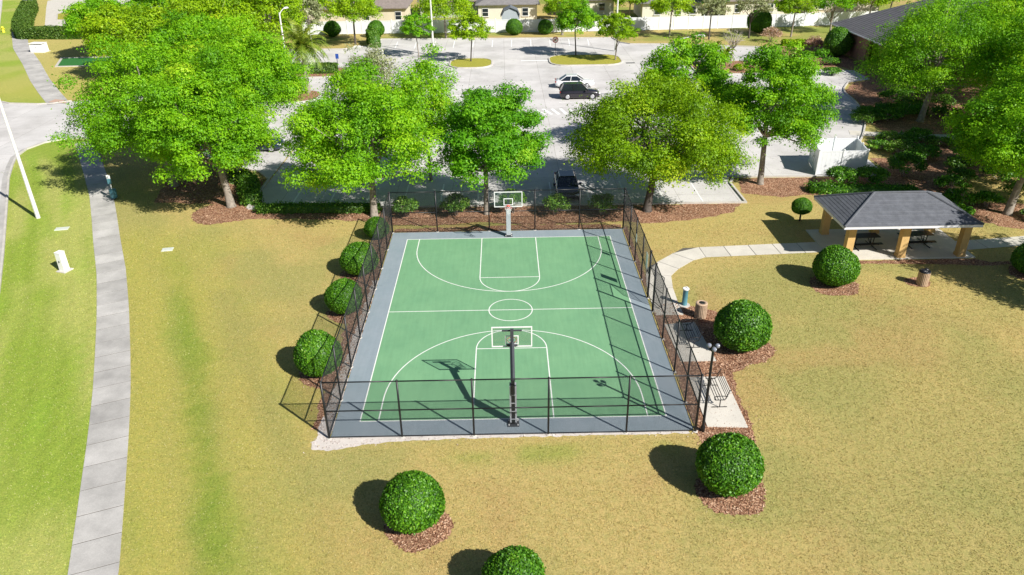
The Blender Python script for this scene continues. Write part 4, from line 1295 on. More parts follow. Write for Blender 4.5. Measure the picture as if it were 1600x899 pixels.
# ------------------------------------------------------------------ pavilion
pv = thing('picnic_pavilion', 'open picnic pavilion with grey shingled hip roof and tan columns', 'pavilion', (25.1, 7.5, 0))
mk('floor_slab', MB().prism([(-4.45, -1.85), (4.75, -1.85), (4.75, 2.9), (-4.45, 2.9)], -.02, .07), 'path_concrete', pv)
EX0, EX1, EY0, EY1, EZ = -4.4, 4.12, -2.55, 2.55, 2.6
RX0, RX1, RZ = -1.75, 1.6, 3.85
for cxp in (-3.45, 0.0, 3.85):
    for cyp in (-1.55, 2.25):
        c = mk('column', MB().box((cxp, cyp, 1.25), (.46, .46, 2.36)), 'stucco_tan', pv)
        mk('column_cap', MB().box((cxp, cyp, 2.39), (.54, .54, .10)), 'stucco_tan', c)
        mk('column_base', MB().box((cxp, cyp, .16), (.52, .52, .18)), 'stucco_tan', c)
mk('beam', MB().box((.2, -1.55, 2.5), (8.1, .2, .12)).box((.2, 2.25, 2.5), (8.1, .2, .12)), 'soffit', pv)
mk('ceiling', MB().sheet([(EX0 + .1, EY0 + .1), (EX1 - .1, EY0 + .1), (EX1 - .1, EY1 - .1), (EX0 + .1, EY1 - .1)], 2.57), 'soffit', pv)
fa = MB()
fa.box(((EX0 + EX1) / 2, EY0, EZ - .04), (EX1 - EX0 + .06, .04, .20)).box(((EX0 + EX1) / 2, EY1, EZ - .04), (EX1 - EX0 + .06, .04, .20))
fa.box((EX0, 0, EZ - .04), (.04, EY1 - EY0 - .05, .198)).box((EX1, 0, EZ - .04), (.04, EY1 - EY0 - .05, .198))
mk('fascia', fa, 'fascia', pv)
roof = mk('roof', MB().add([(EX0 - .04, EY0 - .04, EZ + .04), (EX1 + .04, EY0 - .04, EZ + .04), (EX1 + .04, EY1 + .04, EZ + .04), (EX0 - .04, EY1 + .04, EZ + .04), (RX0, 0, RZ), (RX1, 0, RZ)], [(0, 1, 5, 4), (1, 2, 5), (2, 3, 4, 5), (3, 0, 4), (3, 2, 1, 0)]), 'shingle', pv)
def courses(root, quad_fn, n, lift=.008, mats=('shingle', 'shingle_light'), name='shingle_course'):
    """quad_fn(t)->(left,right) points on the slope, t 0 at the eave; overlapping rows"""
    for i in range(n):
        a0, b0 = quad_fn(i / n); a1, b1 = quad_fn(min(1, (i + 1.02) / n))
        up = Vector((0, 0, 1))
        vs_ = [a0 + up * (lift * 2.0), b0 + up * (lift * 2.0), b1 + up * (lift * .4), a1 + up * (lift * .4), a0 + up * .002, b0 + up * .002]
        mk(name, MB().add(vs_, [(0, 1, 2, 3), (4, 5, 1, 0)]), mats[i % len(mats)] if i % 3 else mats[0], root)
e = [Vector((EX0 - .04, EY0 - .04, EZ + .04)), Vector((EX1 + .04, EY0 - .04, EZ + .04)), Vector((EX1 + .04, EY1 + .04, EZ + .04)), Vector((EX0 - .04, EY1 + .04, EZ + .04))]
rr0, rr1 = Vector((RX0, 0, RZ)), Vector((RX1, 0, RZ))
courses(roof, lambda t: (e[0].lerp(rr0, t), e[1].lerp(rr1, t)), 18)
courses(roof, lambda t: (e[3].lerp(rr0, t), e[0].lerp(rr0, t)), 14)
courses(roof, lambda t: (e[1].lerp(rr1, t), e[2].lerp(rr1, t)), 14)
courses(roof, lambda t: (e[2].lerp(rr1, t), e[3].lerp(rr0, t)), 14)
for a, b in ((e[0], rr0), (e[1], rr1), (e[2], rr1), (e[3], rr0), (rr0, rr1)):
    mk('ridge_cap', MB().tube([a + Vector((0, 0, .02)), b + Vector((0, 0, .02))], .07, 6), 'shingle', roof)

def picnic_table(x, y, rz, label):
    t = thing('picnic_table', label, 'picnic table', (x, y, .07), rz, 'picnic tables under the pavilion roof')
    for k in range(5):
        mk('top_slat', MB().box((0, -.3 + .15 * k, .75), (1.85, .135, .035)), 'black_metal', t)
    for s in (-1, 1):
        for k in range(2):
            mk('seat_slat', MB().box((0, s * (.62 + .14 * k), .45), (1.85, .13, .03)), 'black_metal', t)
        mk('frame', MB().tube([(s * .6, -.82, .43), (s * .6, -.6, .40), (s * .6, -.22, .12), (s * .6, 0, .03), (s * .6, .22, .12), (s * .6, .6, .40), (s * .6, .82, .43)], .03, 6).tube([(s * .6, -.1, .03), (s * .6, -.2, .72)], .03, 6).tube([(s * .6, .1, .03), (s * .6, .2, .72)], .03, 6).tube([(s * .6, -.75, .02), (s * .6, .75, .02)], .03, 6), 'black_metal', t, True)
picnic_table(23.4, 7.6, R(4), 'black picnic table under the left half of the pavilion')
picnic_table(27.0, 7.8, R(2), 'black picnic table under the right half of the pavilion')

# ------------------------------------------------------------------ bench pads, benches, bins, lamp post
struct('bench_pad', MB().prism([(8.45, -1.95), (10.15, -1.75), (10.38, -5.6), (8.6, -5.6)], 0, .045), 'path_concrete')
struct('bench_pad', MB().prism([(8.7, -7.0), (10.42, -7.0), (10.45, -10.95), (8.65, -10.85)], 0, .045), 'path_concrete')
def bench(x, y, label):
    t = thing('park_bench', label, 'bench', (x, y, .045), 0, 'black metal benches beside the court')
    for k in range(4):
        mk('seat_slat', MB().tube([(-.22 + .12 * k, -.9, .44), (-.22 + .12 * k, .9, .44)], .019, 6), 'black_metal', t, True)
    for k in range(4):
        mk('back_slat', MB().tube([(.26 + .035 * k, -.9, .56 + .11 * k), (.26 + .035 * k, .9, .56 + .11 * k)], .017, 6), 'black_metal', t, True)
    for s in (-1, 1):
        mk('end_frame', MB().tube([(-.36, s * .86, .02), (.34, s * .86, .02)], .022, 6).tube([(.0, s * .86, .03), (.0, s * .86, .42)], .024, 6).tube([(-.28, s * .86, .46), (-.24, s * .86, .41), (.18, s * .86, .41), (.25, s * .86, .5), (.38, s * .86, .93), (.44, s * .86, .93)], .022, 6), 'black_metal', t, True)
        mk('arm_rest', MB().tube([(.30, s * .93, .66), (.0, s * .93, .68), (-.26, s * .93, .66), (-.32, s * .93, .6), (-.26, s * .93, .45)], .02, 6), 'black_metal', t, True)
bench(9.55, -8.6, 'black metal bench on the sunny concrete pad by the lamp post')
bench(9.5, -3.5, 'black metal bench in the shadow of the large ball bush')
def bin_(x, y, label, two):
    t = thing('litter_bin', label, 'litter bin', (x, y, 0), .3, 'slatted litter bins')
    mk('liner', MB().lathe([(.27, .04), (.27, .84), (.25, .86), (.12, .86)], n=18), 'bin_liner', t, True)
    for k in range(22):
        a = 2 * PI * k / 22
        mk('slat', MB().box((.315 * math.cos(a), .315 * math.sin(a), .45), (.03, .064, .84), a), 'can_slat', t)
    for z in (.14, .78):
        mk('hoop_band', MB().lathe([(.292, z), (.299, z), (.299, z + .04), (.292, z + .04)], n=22), 'black_metal', t)
    mk('lid', MB().lathe([(.335, .87), (.335, .90), (.30, .93), (.17, .935), (.165, .90)], n=20), 'black_metal' if two else 'can_slat', t, True)
    mk('opening', MB().lathe([(.165, .931), (.16, .938), (.01, .939)], (0, 0, .0), 16), 'bin_liner', t)
    if two:
        mk('bag', MB().lathe([(.15, .92), (.17, .97), (.10, 1.0), (.02, 1.02)], (-.12, 0, 0), 10), 'bin_liner', t, True)
        mk('bag', MB().lathe([(.13, .92), (.14, .98), (.07, 1.03), (.02, 1.04)], (.14, .06, 0), 10), 'bin_liner', t, True)
bin_(10.6, -1.15, 'tan slatted litter bin beside the shaded bench pad', False)
bin_(24.7, 2.2, 'slatted litter bin with dark bags on the lawn before the pavilion', True)
t = thing('drinking_fountain', 'green pedestal drinking fountain at the end of the footpath', 'drinking fountain', (10.0, .2, 0))
mk('pedestal', MB().lathe([(.17, 0), (.17, .04), (.15, .06), (.15, 1.0), (.16, 1.02)], n=16), 'utility_teal', t, True)
mk('bowl', MB().lathe([(.16, 1.02), (.19, 1.06), (.19, 1.12), (.15, 1.13), (.10, 1.08), (.02, 1.075)], n=16), 'white_metal', t, True)
mk('spout', MB().tube([(.08, .08, 1.08), (.08, .08, 1.18), (.03, .03, 1.2)], .015, 6), 'white_metal', t, True)
mk('foot_pad', MB().lathe([(.32, .0), (.32, .05), (.3, .055)], n=16), 'kerb_concrete', t)
t = thing('lamp_post', 'slim black lamp post with three clear globes at the near court corner', 'lamp post', (8.38, -11.1, 0))
mk('pole', MB().lathe([(.10, 0), (.10, .25), (.065, .35), (.055, 4.2), (.045, 4.3)], n=10), 'black_metal', t, True)
for k in range(3):
    a = k * 2 * PI / 3 + .4
    ar = mk('arm', MB().tube([(0, 0, 4.15), (.12 * math.cos(a), .12 * math.sin(a), 4.22), (.2 * math.cos(a), .2 * math.sin(a), 4.32)], .022, 6), 'black_metal', t, True)
    mk('globe', MB().lathe([(.05, 0), (.09, .04), (.105, .10), (.09, .16), (.04, .19), (.01, .2)], (.2 * math.cos(a), .2 * math.sin(a), 4.32), 12), 'lamp_glass', ar, True)
mk('finial', MB().lathe([(.05, 4.28), (.06, 4.35), (.01, 4.48)], n=8), 'black_metal', t, True)

# ------------------------------------------------------------------ street lamps
def street_lamp(x, y, h, ang, arm_l, rise, label, r0=.16):
    t = thing('street_lamp', label, 'street lamp', (x, y, 0), ang, 'pale concrete street lamps')
    mk('pole', MB().lathe([(r0, 0), (r0 * .98, .4), (r0 * .55, h)], n=8), 'lamp_white', t, False)
    mk('arm', MB().tube([(0, 0, h - .25), (arm_l * .3, 0, h - .25 + rise * .55), (arm_l * .75, 0, h - .25 + rise * .95), (arm_l, 0, h - .25 + rise)], [.05, .045, .04, .035], 7), 'lamp_white', t, True)
    hd = mk('lamp_head', MB().add([(arm_l - .1, -.09, h - .3 + rise), (arm_l + .7, -.16, h - .3 + rise), (arm_l + .7, .16, h - .3 + rise), (arm_l - .1, .09, h - .3 + rise), (arm_l - .05, -.06, h - .12 + rise), (arm_l + .55, -.1, h - .14 + rise), (arm_l + .55, .1, h - .14 + rise), (arm_l - .05, .06, h - .12 + rise)], [(3, 2, 1, 0), (4, 5, 6, 7), (0, 1, 5, 4), (1, 2, 6, 5), (2, 3, 7, 6), (3, 0, 4, 7)]), 'lamp_white', t)
    mk('lens', MB().box((arm_l + .38, 0, h - .315 + rise), (.5, .2, .03)), 'lamp_glass', hd)
street_lamp(-35.06, 15.16, 9.6, R(180), 2.2, .6, 'tall white lamp pole on the lawn by the left road kerb', .155)
street_lamp(17.7, 44.0, 7.0, R(4), 2.6, .55, 'lamp with long right arm rising behind the wide olive oak')
street_lamp(-12.3, 41.0, 7.0, R(172), 2.3, .5, 'lamp with left arm rising from the thin greyish tree')
street_lamp(-27.5, 60.5, 8.0, R(70), 1.2, .6, 'white lamp pole sticking out of the upper left trees')
street_lamp(-10.1, 73.9, 9.0, R(0), 2.0, .5, 'tall lamp pole left of the small oval grass island')
street_lamp(16.1, 74.9, 9.0, R(90), 2.0, .5, 'lamp pole rising behind the olive tree on the long island')

# ------------------------------------------------------------------ signs and small fittings
t = thing('no_turn_sign', 'round red and white sign on a thin post at the island tip', 'sign', (7.2, 72.0, .1))
mk('post', MB().tube([(0, 0, 0), (0, 0, 2.2)], .04, 6), 'pole_grey', t)
d = mk('disc', MB().tube([(0, -.05, 2.15), (0, -.07, 2.15)], .42, 20), 'sign_red', t)
mk('face', MB().tube([(0, -.071, 2.15), (0, -.078, 2.15)], .31, 20), 'utility_white', d)
mk('bar', MB().add([(-.26, -.081, 2.01), (-.18, -.081, 1.93), (.26, -.081, 2.29), (.18, -.081, 2.37)], [(0, 1, 2, 3)]), 'sign_red', d)
mk('arrow', MB().add([(.02, -.0805, 1.96), (.09, -.0805, 1.96), (.09, -.0805, 2.22), (.02, -.0805, 2.22), (-.18, -.0805, 2.2), (-.02, -.0805, 2.08), (-.02, -.0805, 2.32)], [(0, 1, 2, 3), (4, 5, 6)]), 'black_metal', d)
t = thing('parking_sign', 'blue sign on a dark post at the end of the boxy island hedge', 'sign', (-21.5, 62.3, .1))
mk('post', MB().tube([(0, 0, 0), (0, 0, 2.55)], .045, 6), 'pole_grey', t)
mk('panel', MB().box((.05, -.06, 2.25), (.4, .02, .6)), 'sign_blue', t)
def utility_box(name, x, y, w, d, h, mat, label, rz=0.0, slope=.0):
    t = thing(name, label, 'utility box', (x, y, 0), rz)
    mk('pad', MB().box((0, 0, .03), (w + .3, d + .3, .07), 0, .02), 'kerb_concrete', t)
    mk('cabinet', MB().add([(-w / 2, -d / 2, .06), (w / 2, -d / 2, .06), (w / 2, d / 2, .06), (-w / 2, d / 2, .06), (-w / 2 * .97, -d / 2 * .95, h - slope), (w / 2 * .97, -d / 2 * .95, h - slope), (w / 2 * .97, d / 2 * .95, h), (-w / 2 * .97, d / 2 * .95, h)], [(3, 2, 1, 0), (4, 5, 6, 7), (0, 1, 5, 4), (1, 2, 6, 5), (2, 3, 7, 6), (3, 0, 4, 7)]), mat, t)
    mk('lid', MB().box((0, 0, h + .02), (w * 1.04, d * 1.04, .05), 0, .02), mat, t)
    mk('latch', MB().box((0, -d / 2 - .015, h * .55), (.06, .03, .1)), 'pole_grey', t)
utility_box('utility_pedestal', -28.55, 6.2, .42, .42, 1.3, 'utility_white', 'white utility pedestal on the lawn left of the sidewalk', R(-20))
utility_box('utility_cabinet', -70.4, 81.6, 2.1, 1.3, 1.3, 'utility_white', 'white utility cabinet near the clipped corner hedge', R(-8), .2)
t = thing('pet_station', 'teal pet waste station on a thin post beside the shaded sidewalk', 'pet station', (-31.0, 18.8, 0))
mk('post', MB().tube([(-.05, .05, 0), (-.05, .05, 2.0)], .035, 6), 'utility_white', t)
mk('bin', MB().lathe([(.22, .12), (.26, .16), (.26, .8), (.2, .84)], n=12), 'utility_teal', t, True)
mk('dispenser', MB().box((-.05, -.02, 1.5), (.22, .14, .4)), 'utility_teal', t)
mk('sign_plate', MB().box((-.05, -.01, 1.85), (.28, .02, .3)), 'utility_white', t)
tag(mk('meter_cover', MB().box((-32.2, 13.0, .025), (.9, .5, .06), R(10), .015), 'cover_grey'), 'flat grey green cover in the lawn left of the sidewalk', 'cover')
tag(mk('meter_cover', MB().box((-23.1, 9.1, .025), (.72, .5, .06), R(10), .015), 'cover_grey'), 'flat grey green cover in the tan lawn right of the sidewalk', 'cover')
t = thing('fire_hydrant', 'small yellow green hydrant on the far left lawn', 'hydrant', (-86.6, 100.2, 0))
mk('barrel', MB().lathe([(.3, 0), (.3, .06), (.2, .08), (.2, .75), (.26, .78), (.26, .84), (.16, .98), (.05, 1.02)], n=12), 'hydrant_yellow', t, True)
mk('nozzle', MB().tube([(-.36, 0, .6), (.36, 0, .6)], .1, 8), 'hydrant_yellow', t)
# synthetic turf plot
tp = struct('turf_plot', MB().sheet([(-62.0, 70.3), (-54, 70.5), (-54, 76.4), (-64.2, 76.2)], .02), 'turf_green')
mk('plot_edging', MB().strip([(-62.1, 70.2), (-54, 70.4), (-54, 76.5), (-64.4, 76.3)], .3, 0, True, .1), 'kerb_concrete', tp)
# white paved yard at the upper left
yard = struct('paved_yard', MB().sheet([(-82.4, 105.6), (-58, 104), (-50, 150), (-98, 160), (-101, 142), (-95.5, 131)], .012), 'path_concrete')
island('yard_island', [(-84.0, 113), (-74, 112.5), (-74, 128), (-86.5, 128.5), (-88, 121)])
loose_shrub('yard_shrub', 'tiny dark shrub on the grass island of the white yard', -81.5, 117.0, .9, 1.0, 190, 500, .22, 'leaf_box')

# ------------------------------------------------------------------ dumpster enclosure
en = thing('dumpster_enclosure', 'white vinyl dumpster enclosure open to the sky', 'enclosure', (27.6, 23.1, 0))
C4 = [(-2.2, -1.65), (1.75, -1.75), (2.3, 1.7), (-1.55, 1.7)]
C4 = [(-2.15, -1.6), (1.75, -1.7), (2.3, 1.7), (-1.5, 1.75)]
EH = 2.0
mk('floor', MB().prism(C4, 0, .03), 'walk_concrete', en)
for i in range(4):
    a, b = Vector(C4[i]), Vector(C4[(i + 1) % 4])
    n = 2 if i in (0, 2) else 2
    for k in range(n):
        p, q = a.lerp(b, k / n), a.lerp(b, (k + 1) / n)
        c = (p + q) / 2; L = (q - p).length - .12
        ang = math.atan2(q.y - p.y, q.x - p.x)
        w = mk('wall_panel' if i != 3 else 'gate_leaf', MB().box((c.x, c.y, EH / 2 + .06), (L, .045, EH - .08), ang), 'vinyl_white', en)
        mk('rail', MB().box((c.x, c.y, EH + .03), (L, .07, .09), ang), 'vinyl_white', w)
        mk('rail', MB().box((c.x, c.y, .14), (L, .072, .12), ang), 'vinyl_white', w)
        m = int(L / .28)
        for j in range(1, m):
            gpt = p.lerp(q, j / m)
            mk('board_joint', MB().box((gpt.x, gpt.y, EH / 2 + .07), (.018, .056, EH - .24), ang), 'vinyl_white', w)
        mk('post', MB().box((p.x, p.y, EH / 2 + .06), (.13, .13, EH + .12), ang).lathe([(.1, EH + .12), (.1, EH + .15), (.01, EH + .24)], (p.x, p.y, 0), 4), 'vinyl_white', en)
mk('latch', MB().box((-1.95, .1, 1.1), (.12, .2, .14)), 'vinyl_white', en)
tag(mk('dumpster', MB().box((27.9, 23.4, .55), (1.7, 1.1, .9), 0, .05).box((27.9, 23.4, 1.03), (1.78, 1.18, .07), 0, .03), 'utility_green'), 'low dark dumpster standing inside the white enclosure', 'dumpster')

# ------------------------------------------------------------------ white vinyl boundary fence
vf = thing('vinyl_fence', 'long white vinyl fence along the far side of the lot', 'fence')
fx = -33.0
VP = [(-33, 92.6), (-13, 92.6), (9, 91.4), (24, 91.9), (42, 92.6), (56, 94.0), (92, 96)]
def vf_y(x): return float(np.interp(x, [p[0] for p in VP], [p[1] for p in VP]))
pan = None
while fx < 80:
    nx_ = fx + 2.44
    y0, y1 = vf_y(fx), vf_y(nx_)
    ang = math.atan2(y1 - y0, 2.44)
    if pan is None:
        pan = mk('fence_panel', MB().box((0, 0, 1.03), (2.30, .05, 1.86)).box((0, 0, 2.0), (2.32, .09, .14)).box((0, 0, .14), (2.32, .09, .16)), 'vinyl_white', vf)
        pst = mk('fence_post', MB().box((0, 0, 1.07), (.13, .13, 2.14)).lathe([(.1, 2.14), (.1, 2.17), (.01, 2.27)], n=4), 'vinyl_white', vf)
        a, b = pan, pst
    else:
        a = link('fence_panel', pan.data, vf); b = link('fence_post', pst.data, vf)
    a.location = ((fx + nx_) / 2, (y0 + y1) / 2, 0); a.rotation_euler = (0, 0, ang)
    b.location = (fx, y0, 0); b.rotation_euler = (0, 0, ang)
    fx = nx_

# ------------------------------------------------------------------ houses
def house(x0, x1, y0, y1, wall, roofm, label, wh=2.7, rh=2.3, wins=()):
    cx_, cy_ = (x0 + x1) / 2, (y0 + y1) / 2
    w, d = x1 - x0, y1 - y0
    t = thing('house', label, 'house', (cx_, cy_, 0), 0, 'houses behind the white fence')
    wl = mk('wall', MB().box((0, 0, wh / 2), (w, d, wh)), wall, t)
    e_ = .5
    h = d / 2 + e_
    mk('roof', MB().add([(-w / 2 - e_, -d / 2 - e_, wh), (w / 2 + e_, -d / 2 - e_, wh), (w / 2 + e_, d / 2 + e_, wh), (-w / 2 - e_, d / 2 + e_, wh), (-max(0.05, w / 2 + e_ - h), 0, wh + rh), (max(.05, w / 2 + e_ - h), 0, wh + rh), (-w / 2 - e_, -d / 2 - e_, wh + .15), (w / 2 + e_, -d / 2 - e_, wh + .15), (w / 2 + e_, d / 2 + e_, wh + .15), (-w / 2 - e_, d / 2 + e_, wh + .15)],
                        [(3, 2, 1, 0), (0, 1, 7, 6), (1, 2, 8, 7), (2, 3, 9, 8), (3, 0, 6, 9), (6, 7, 5, 4), (7, 8, 5), (8, 9, 4, 5), (9, 6, 4)]), roofm, t)
    for fx_ in wins:
        f = mk('window', MB().box((fx_ * w - w / 2, -d / 2 - .03, 1.55), (1.15, .08, 1.4)), 'window_frame', t)
        for s in (-1, 1):
            mk('pane', MB().box((fx_ * w - w / 2, -d / 2 - .075, 1.55 + s * .33), (.98, .02, .58)), 'window_glass', f)
        mk('sill', MB().box((fx_ * w - w / 2, -d / 2 - .09, .81), (1.3, .16, .07)), 'window_frame', f)
house(-34, -17.1, 101.4, 111, 'house_wall', 'roof_brown', 'beige house with grey brown roof behind the left of the white fence', 2.75, 2.4, (.93, .6))
house(-15.2, -3.8, 109, 119, 'house_wall_grey', 'roof_brown', 'grey house set back behind the spreading yellow tree', 2.75, 2.4, (.3, .8))
house(-4.4, 6.0, 103.6, 113, 'house_wall_cream', 'roof_grey', 'cream house with dark windows behind the blue gambrel shed', 2.75, 2.4, (.12, .8))
house(11.5, 20.2, 108, 118, 'house_wall_cream', 'roof_grey', 'cream house with pale wall behind the lot island trees', 2.75, 2.4, (.25, .75))
house(24.5, 35.0, 102.5, 112, 'house_wall_cream', 'roof_grey', 'cream house behind the sunny part of the white fence', 2.75, 2.4, (.25, .6, .85))
house(39.5, 50, 103.5, 113, 'house_wall_cream', 'roof_brown', 'pale house behind the purple barked tree', 2.75, 2.4, (.2, .75))
house(55, 68, 106, 116, 'house_wall', 'roof_grey', 'tan house behind the open forked tree', 2.75, 2.4, (.2, .6))
sd = thing('garden_shed', 'blue grey gambrel shed behind the white fence', 'shed', (1.2, 96.5, 0))
gp = [(-1.5, 0), (1.5, 0), (1.5, 2.0), (1.05, 2.85), (0, 3.3), (-1.05, 2.85), (-1.5, 2.0)]
mk('wall', MB().add([(x, -1.3, z) for x, z in gp] + [(x, 1.3, z) for x, z in gp], [tuple(range(7)), tuple(range(13, 6, -1))] + [(i, 7 + i, 7 + (i + 1) % 7, (i + 1) % 7) for i in range(7)]), 'shed_blue', sd)
rfp = [(-1.68, 1.9), (-1.17, 2.92), (0, 3.42), (1.17, 2.92), (1.68, 1.9)]
rm = MB()
for (xa, za), (xb, zb_) in zip(rfp[:-1], rfp[1:]):
    rm.add([(xa, -1.5, za), (xb, -1.5, zb_), (xb, 1.5, zb_), (xa, 1.5, za), (xa, -1.5, za + .1), (xb, -1.5, zb_ + .1), (xb, 1.5, zb_ + .1), (xa, 1.5, za + .1)], [(3, 2, 1, 0), (4, 5, 6, 7), (0, 1, 5, 4), (1, 2, 6, 5), (2, 3, 7, 6), (3, 0, 4, 7)])
mk('roof', rm, 'shed_roof', sd)

# ------------------------------------------------------------------ brick clubhouse
cb = thing('brick_building', 'pink brick building with dark low roof and arched porch at upper right', 'building', (47.4, 66, 0))
def arch_wall(y0, y1, h, spans, x, th, mat, parent):
    """wall along y with arched openings given as (ya, yb, springing)"""
    mb = MB()
    cur = y0
    for ya, yb, sp in spans:
        if ya > cur: mb.box((x, (cur + ya) / 2, h / 2), (th, ya - cur, h))
        n = 12
        r = (yb - ya) / 2; c = (ya + yb) / 2
        for i in range(n):
            a0, a1 = PI * i / n, PI * (i + 1) / n
            p0 = (c - r * math.cos(a0), sp + r * .75 * math.sin(a0)); p1 = (c - r * math.cos(a1), sp + r * .75 * math.sin(a1))
            vs_ = []
            for xx in (x - th / 2, x + th / 2):
                vs_ += [(xx, p0[0], p0[1]), (xx, p1[0], p1[1]), (xx, p1[0], h), (xx, p0[0], h)]
            mb.add(vs_, [(3, 2, 1, 0), (4, 5, 6, 7), (0, 1, 5, 4), (2, 3, 7, 6)])
        cur = yb
    if cur < y1: mb.box((x, (cur + y1) / 2, h / 2), (th, y1 - cur, h))
    return mk('arched_wall', mb, mat, parent)
arch_wall(-12, 8.0, 3.4, [(-11, -6.5, 1.6), (-5.6, -1.6, 1.6)], .5, .5, 'brick_pink', cb)
mk('wall', MB().box((13, 7.75, 1.7), (25, .4, 3.4)), 'brick_pink', cb)
mk('inner_wall', MB().box((4.5, -2, 1.65), (.3, 19, 3.3)), 'brick_pink', cb)
for yy in (-9, -3.5):
    f = mk('window', MB().box((4.3, yy, 1.5), (.1, 1.8, 1.9)), 'window_frame', cb)
    mk('pane', MB().box((4.22, yy, 1.5), (.06, 1.6, 1.7)), 'window_glass', f)
rf = mk('roof', MB().add([(-.7, -14, 3.5), (16, -14, 7.4), (33, -14, 3.5), (-.7, 8.4, 3.5), (16, 8.4, 7.4), (33, 8.4, 3.5), (-.7, -14, 3.3), (33, -14, 3.3), (33, 8.4, 3.3), (-.7, 8.4, 3.3)],
                     [(0, 1, 4, 3), (1, 2, 5, 4), (6, 9, 8, 7), (6, 7, 2, 1, 0), (9, 3, 4, 5, 8), (6, 0, 3, 9), (7, 8, 5, 2)]), 'club_shingle', cb)
courses(rf, lambda t: (Vector((-.75, 8.45, 3.52)).lerp(Vector((16, 8.45, 7.42)), t), Vector((-.75, -14, 3.52)).lerp(Vector((16, -14, 7.42)), t)), 40, .015, ('club_shingle', 'club_shingle'))
mk('gutter', MB().box((-.78, -2.8, 3.42), (.12, 22.5, .16)), 'fascia', cb)
mk('rake_board', MB().tube([(-.7, 8.47, 3.45), (16, 8.47, 7.36)], .07, 4), 'fascia', cb)

# ------------------------------------------------------------------ cars
def car(x, y, rz, paint, label, suv=False, L=4.6, W=1.82):
    """front towards +x"""
    t = thing('parked_car', label, 'car', (x, y, .012), rz, 'cars parked in the lot')
    hb = .98 if suv else .88
    ht = 1.66 if suv else 1.42
    st = [(-.5, .42, .72, .80), (-.485, .30, hb * .93, .90), (-.42, .22, hb, .97), (-.25, .2, hb, 1.0), (.1, .2, hb, 1.0), (.27, .2, hb * .98, 1.0), (.40, .22, hb * .90, .96), (.475, .28, hb * .80, .88), (.5, .36, hb * .66, .76)]
    vs_, fs = [], []
    for fx_, zb_, zt, wk in st:
        w = W / 2 * wk
        zm = zb_ + (zt - zb_) * .55
        ring = [(-w * .92, zb_), (-w, zb_ + .12), (-w, zm), (-w * .95, zt - .07), (-w * .82, zt), (w * .82, zt), (w * .95, zt - .07), (w, zm), (w, zb_ + .12), (w * .92, zb_)]
        vs_ += [(fx_ * L, yy, zz) for yy, zz in ring]
    k = 10
    for i in range(len(st) - 1):
        for j in range(k):
            a, b = i * k + j, i * k + (j + 1) % k
            fs.append((a, a + k, b + k, b))
    fs.append(tuple(range(k))); fs.append(tuple(range((len(st) - 1) * k + k - 1, (len(st) - 1) * k - 1, -1)))
    body = mk('body', MB().add(vs_, fs), paint, t, True)
    # greenhouse
    xb0, xb1 = (-.475, .22) if suv else (-.40, .24)
    xt0, xt1 = (-.40, .06) if suv else (-.22, .06)
    def ring(x0, x1, w, z): return [(x0 * L, -w, z), (x1 * L, -w, z), (x1 * L, w, z), (x0 * L, w, z)]
    wb, wt = W / 2 * .86, W / 2 * .68
    mk('glass', MB().add(ring(xb0, xb1, wb, hb - .03) + ring(xt0, xt1, wt, ht - .03), [(0, 1, 5, 4), (1, 2, 6, 5), (2, 3, 7, 6), (3, 0, 4, 7), (4, 5, 6, 7)]), 'car_glass', t)
    mk('roof', MB().add(ring(xt0 - .012, xt1 + .012, wt + .02, ht - .05) + ring(xt0 + .005, xt1 - .005, wt - .06, ht + .02), [(0, 1, 5, 4), (1, 2, 6, 5), (2, 3, 7, 6), (3, 0, 4, 7), (4, 5, 6, 7)]), paint, t)
    pl = MB()
    for s in (-1, 1):
        for xa, xb in ((xb0, xt0), (xb1, xt1), ((xb0 + xb1) / 2 - .03, (xt0 + xt1) / 2 - .01)):
            pl.tube([(xa * L, s * (wb + .005), hb - .04), (xb * L, s * (wt + .012), ht - .03)], .045, 5)
    mk('pillars', pl, paint, t)
    for sx in (-.31, .31):
        for s in (-1, 1):
            wr = .34 if suv else .32
            wh_ = mk('wheel', MB().tube([(sx * L, s * (W / 2 - .21), wr), (sx * L, s * (W / 2 + .015), wr)], wr, 20), 'tyre', t)
            mk('rim', MB().lathe([(wr * .66, 0), (wr * .60, .012), (wr * .2, .02), (.01, .024)], n=12), 'rim_alloy', wh_)
            rim = wh_.children[0]
            rim.location = (sx * L, s * (W / 2 + .016), wr)
            rim.rotation_euler = (-s * PI / 2, 0, 0)
    for s in (-1, 1):
        mk('headlight', MB().box((.476 * L, s * W * .34, hb * .70), (.18, .34, .12), -s * .35), 'head_light', t)
        mk('taillight', MB().box((-.488 * L, s * W * .36, hb * .86), (.10, .32, .16), s * .2), 'tail_light', t)
        mk('mirror', MB().box((.14 * L, s * (W / 2 + .09), hb + .07), (.14, .2, .13)), paint, t)
    mk('number_plate', MB().box((-.502 * L, 0, .62), (.02, .42, .14)), 'plate', t)
    mk('grille', MB().box((.5 * L, 0, .48), (.03, .9, .14)), 'car_glass', t)
    return t
car(8.3, 53.6, R(-2), 'car_white', 'white sedan parked behind the dark one in the lot')
car(8.4, 48.3, R(0), 'car_dark_red', 'dark hatchback parked with its rear to the lane, before the white sedan', True, 4.5)
car(4.65, 18.6, R(-90), 'car_black', 'black car parked nose to the court behind the shrubs', False, 4.7)
car(-23.1, 31.0, R(0), 'car_blue', 'navy blue car half hidden behind the left oaks', True, 4.7)

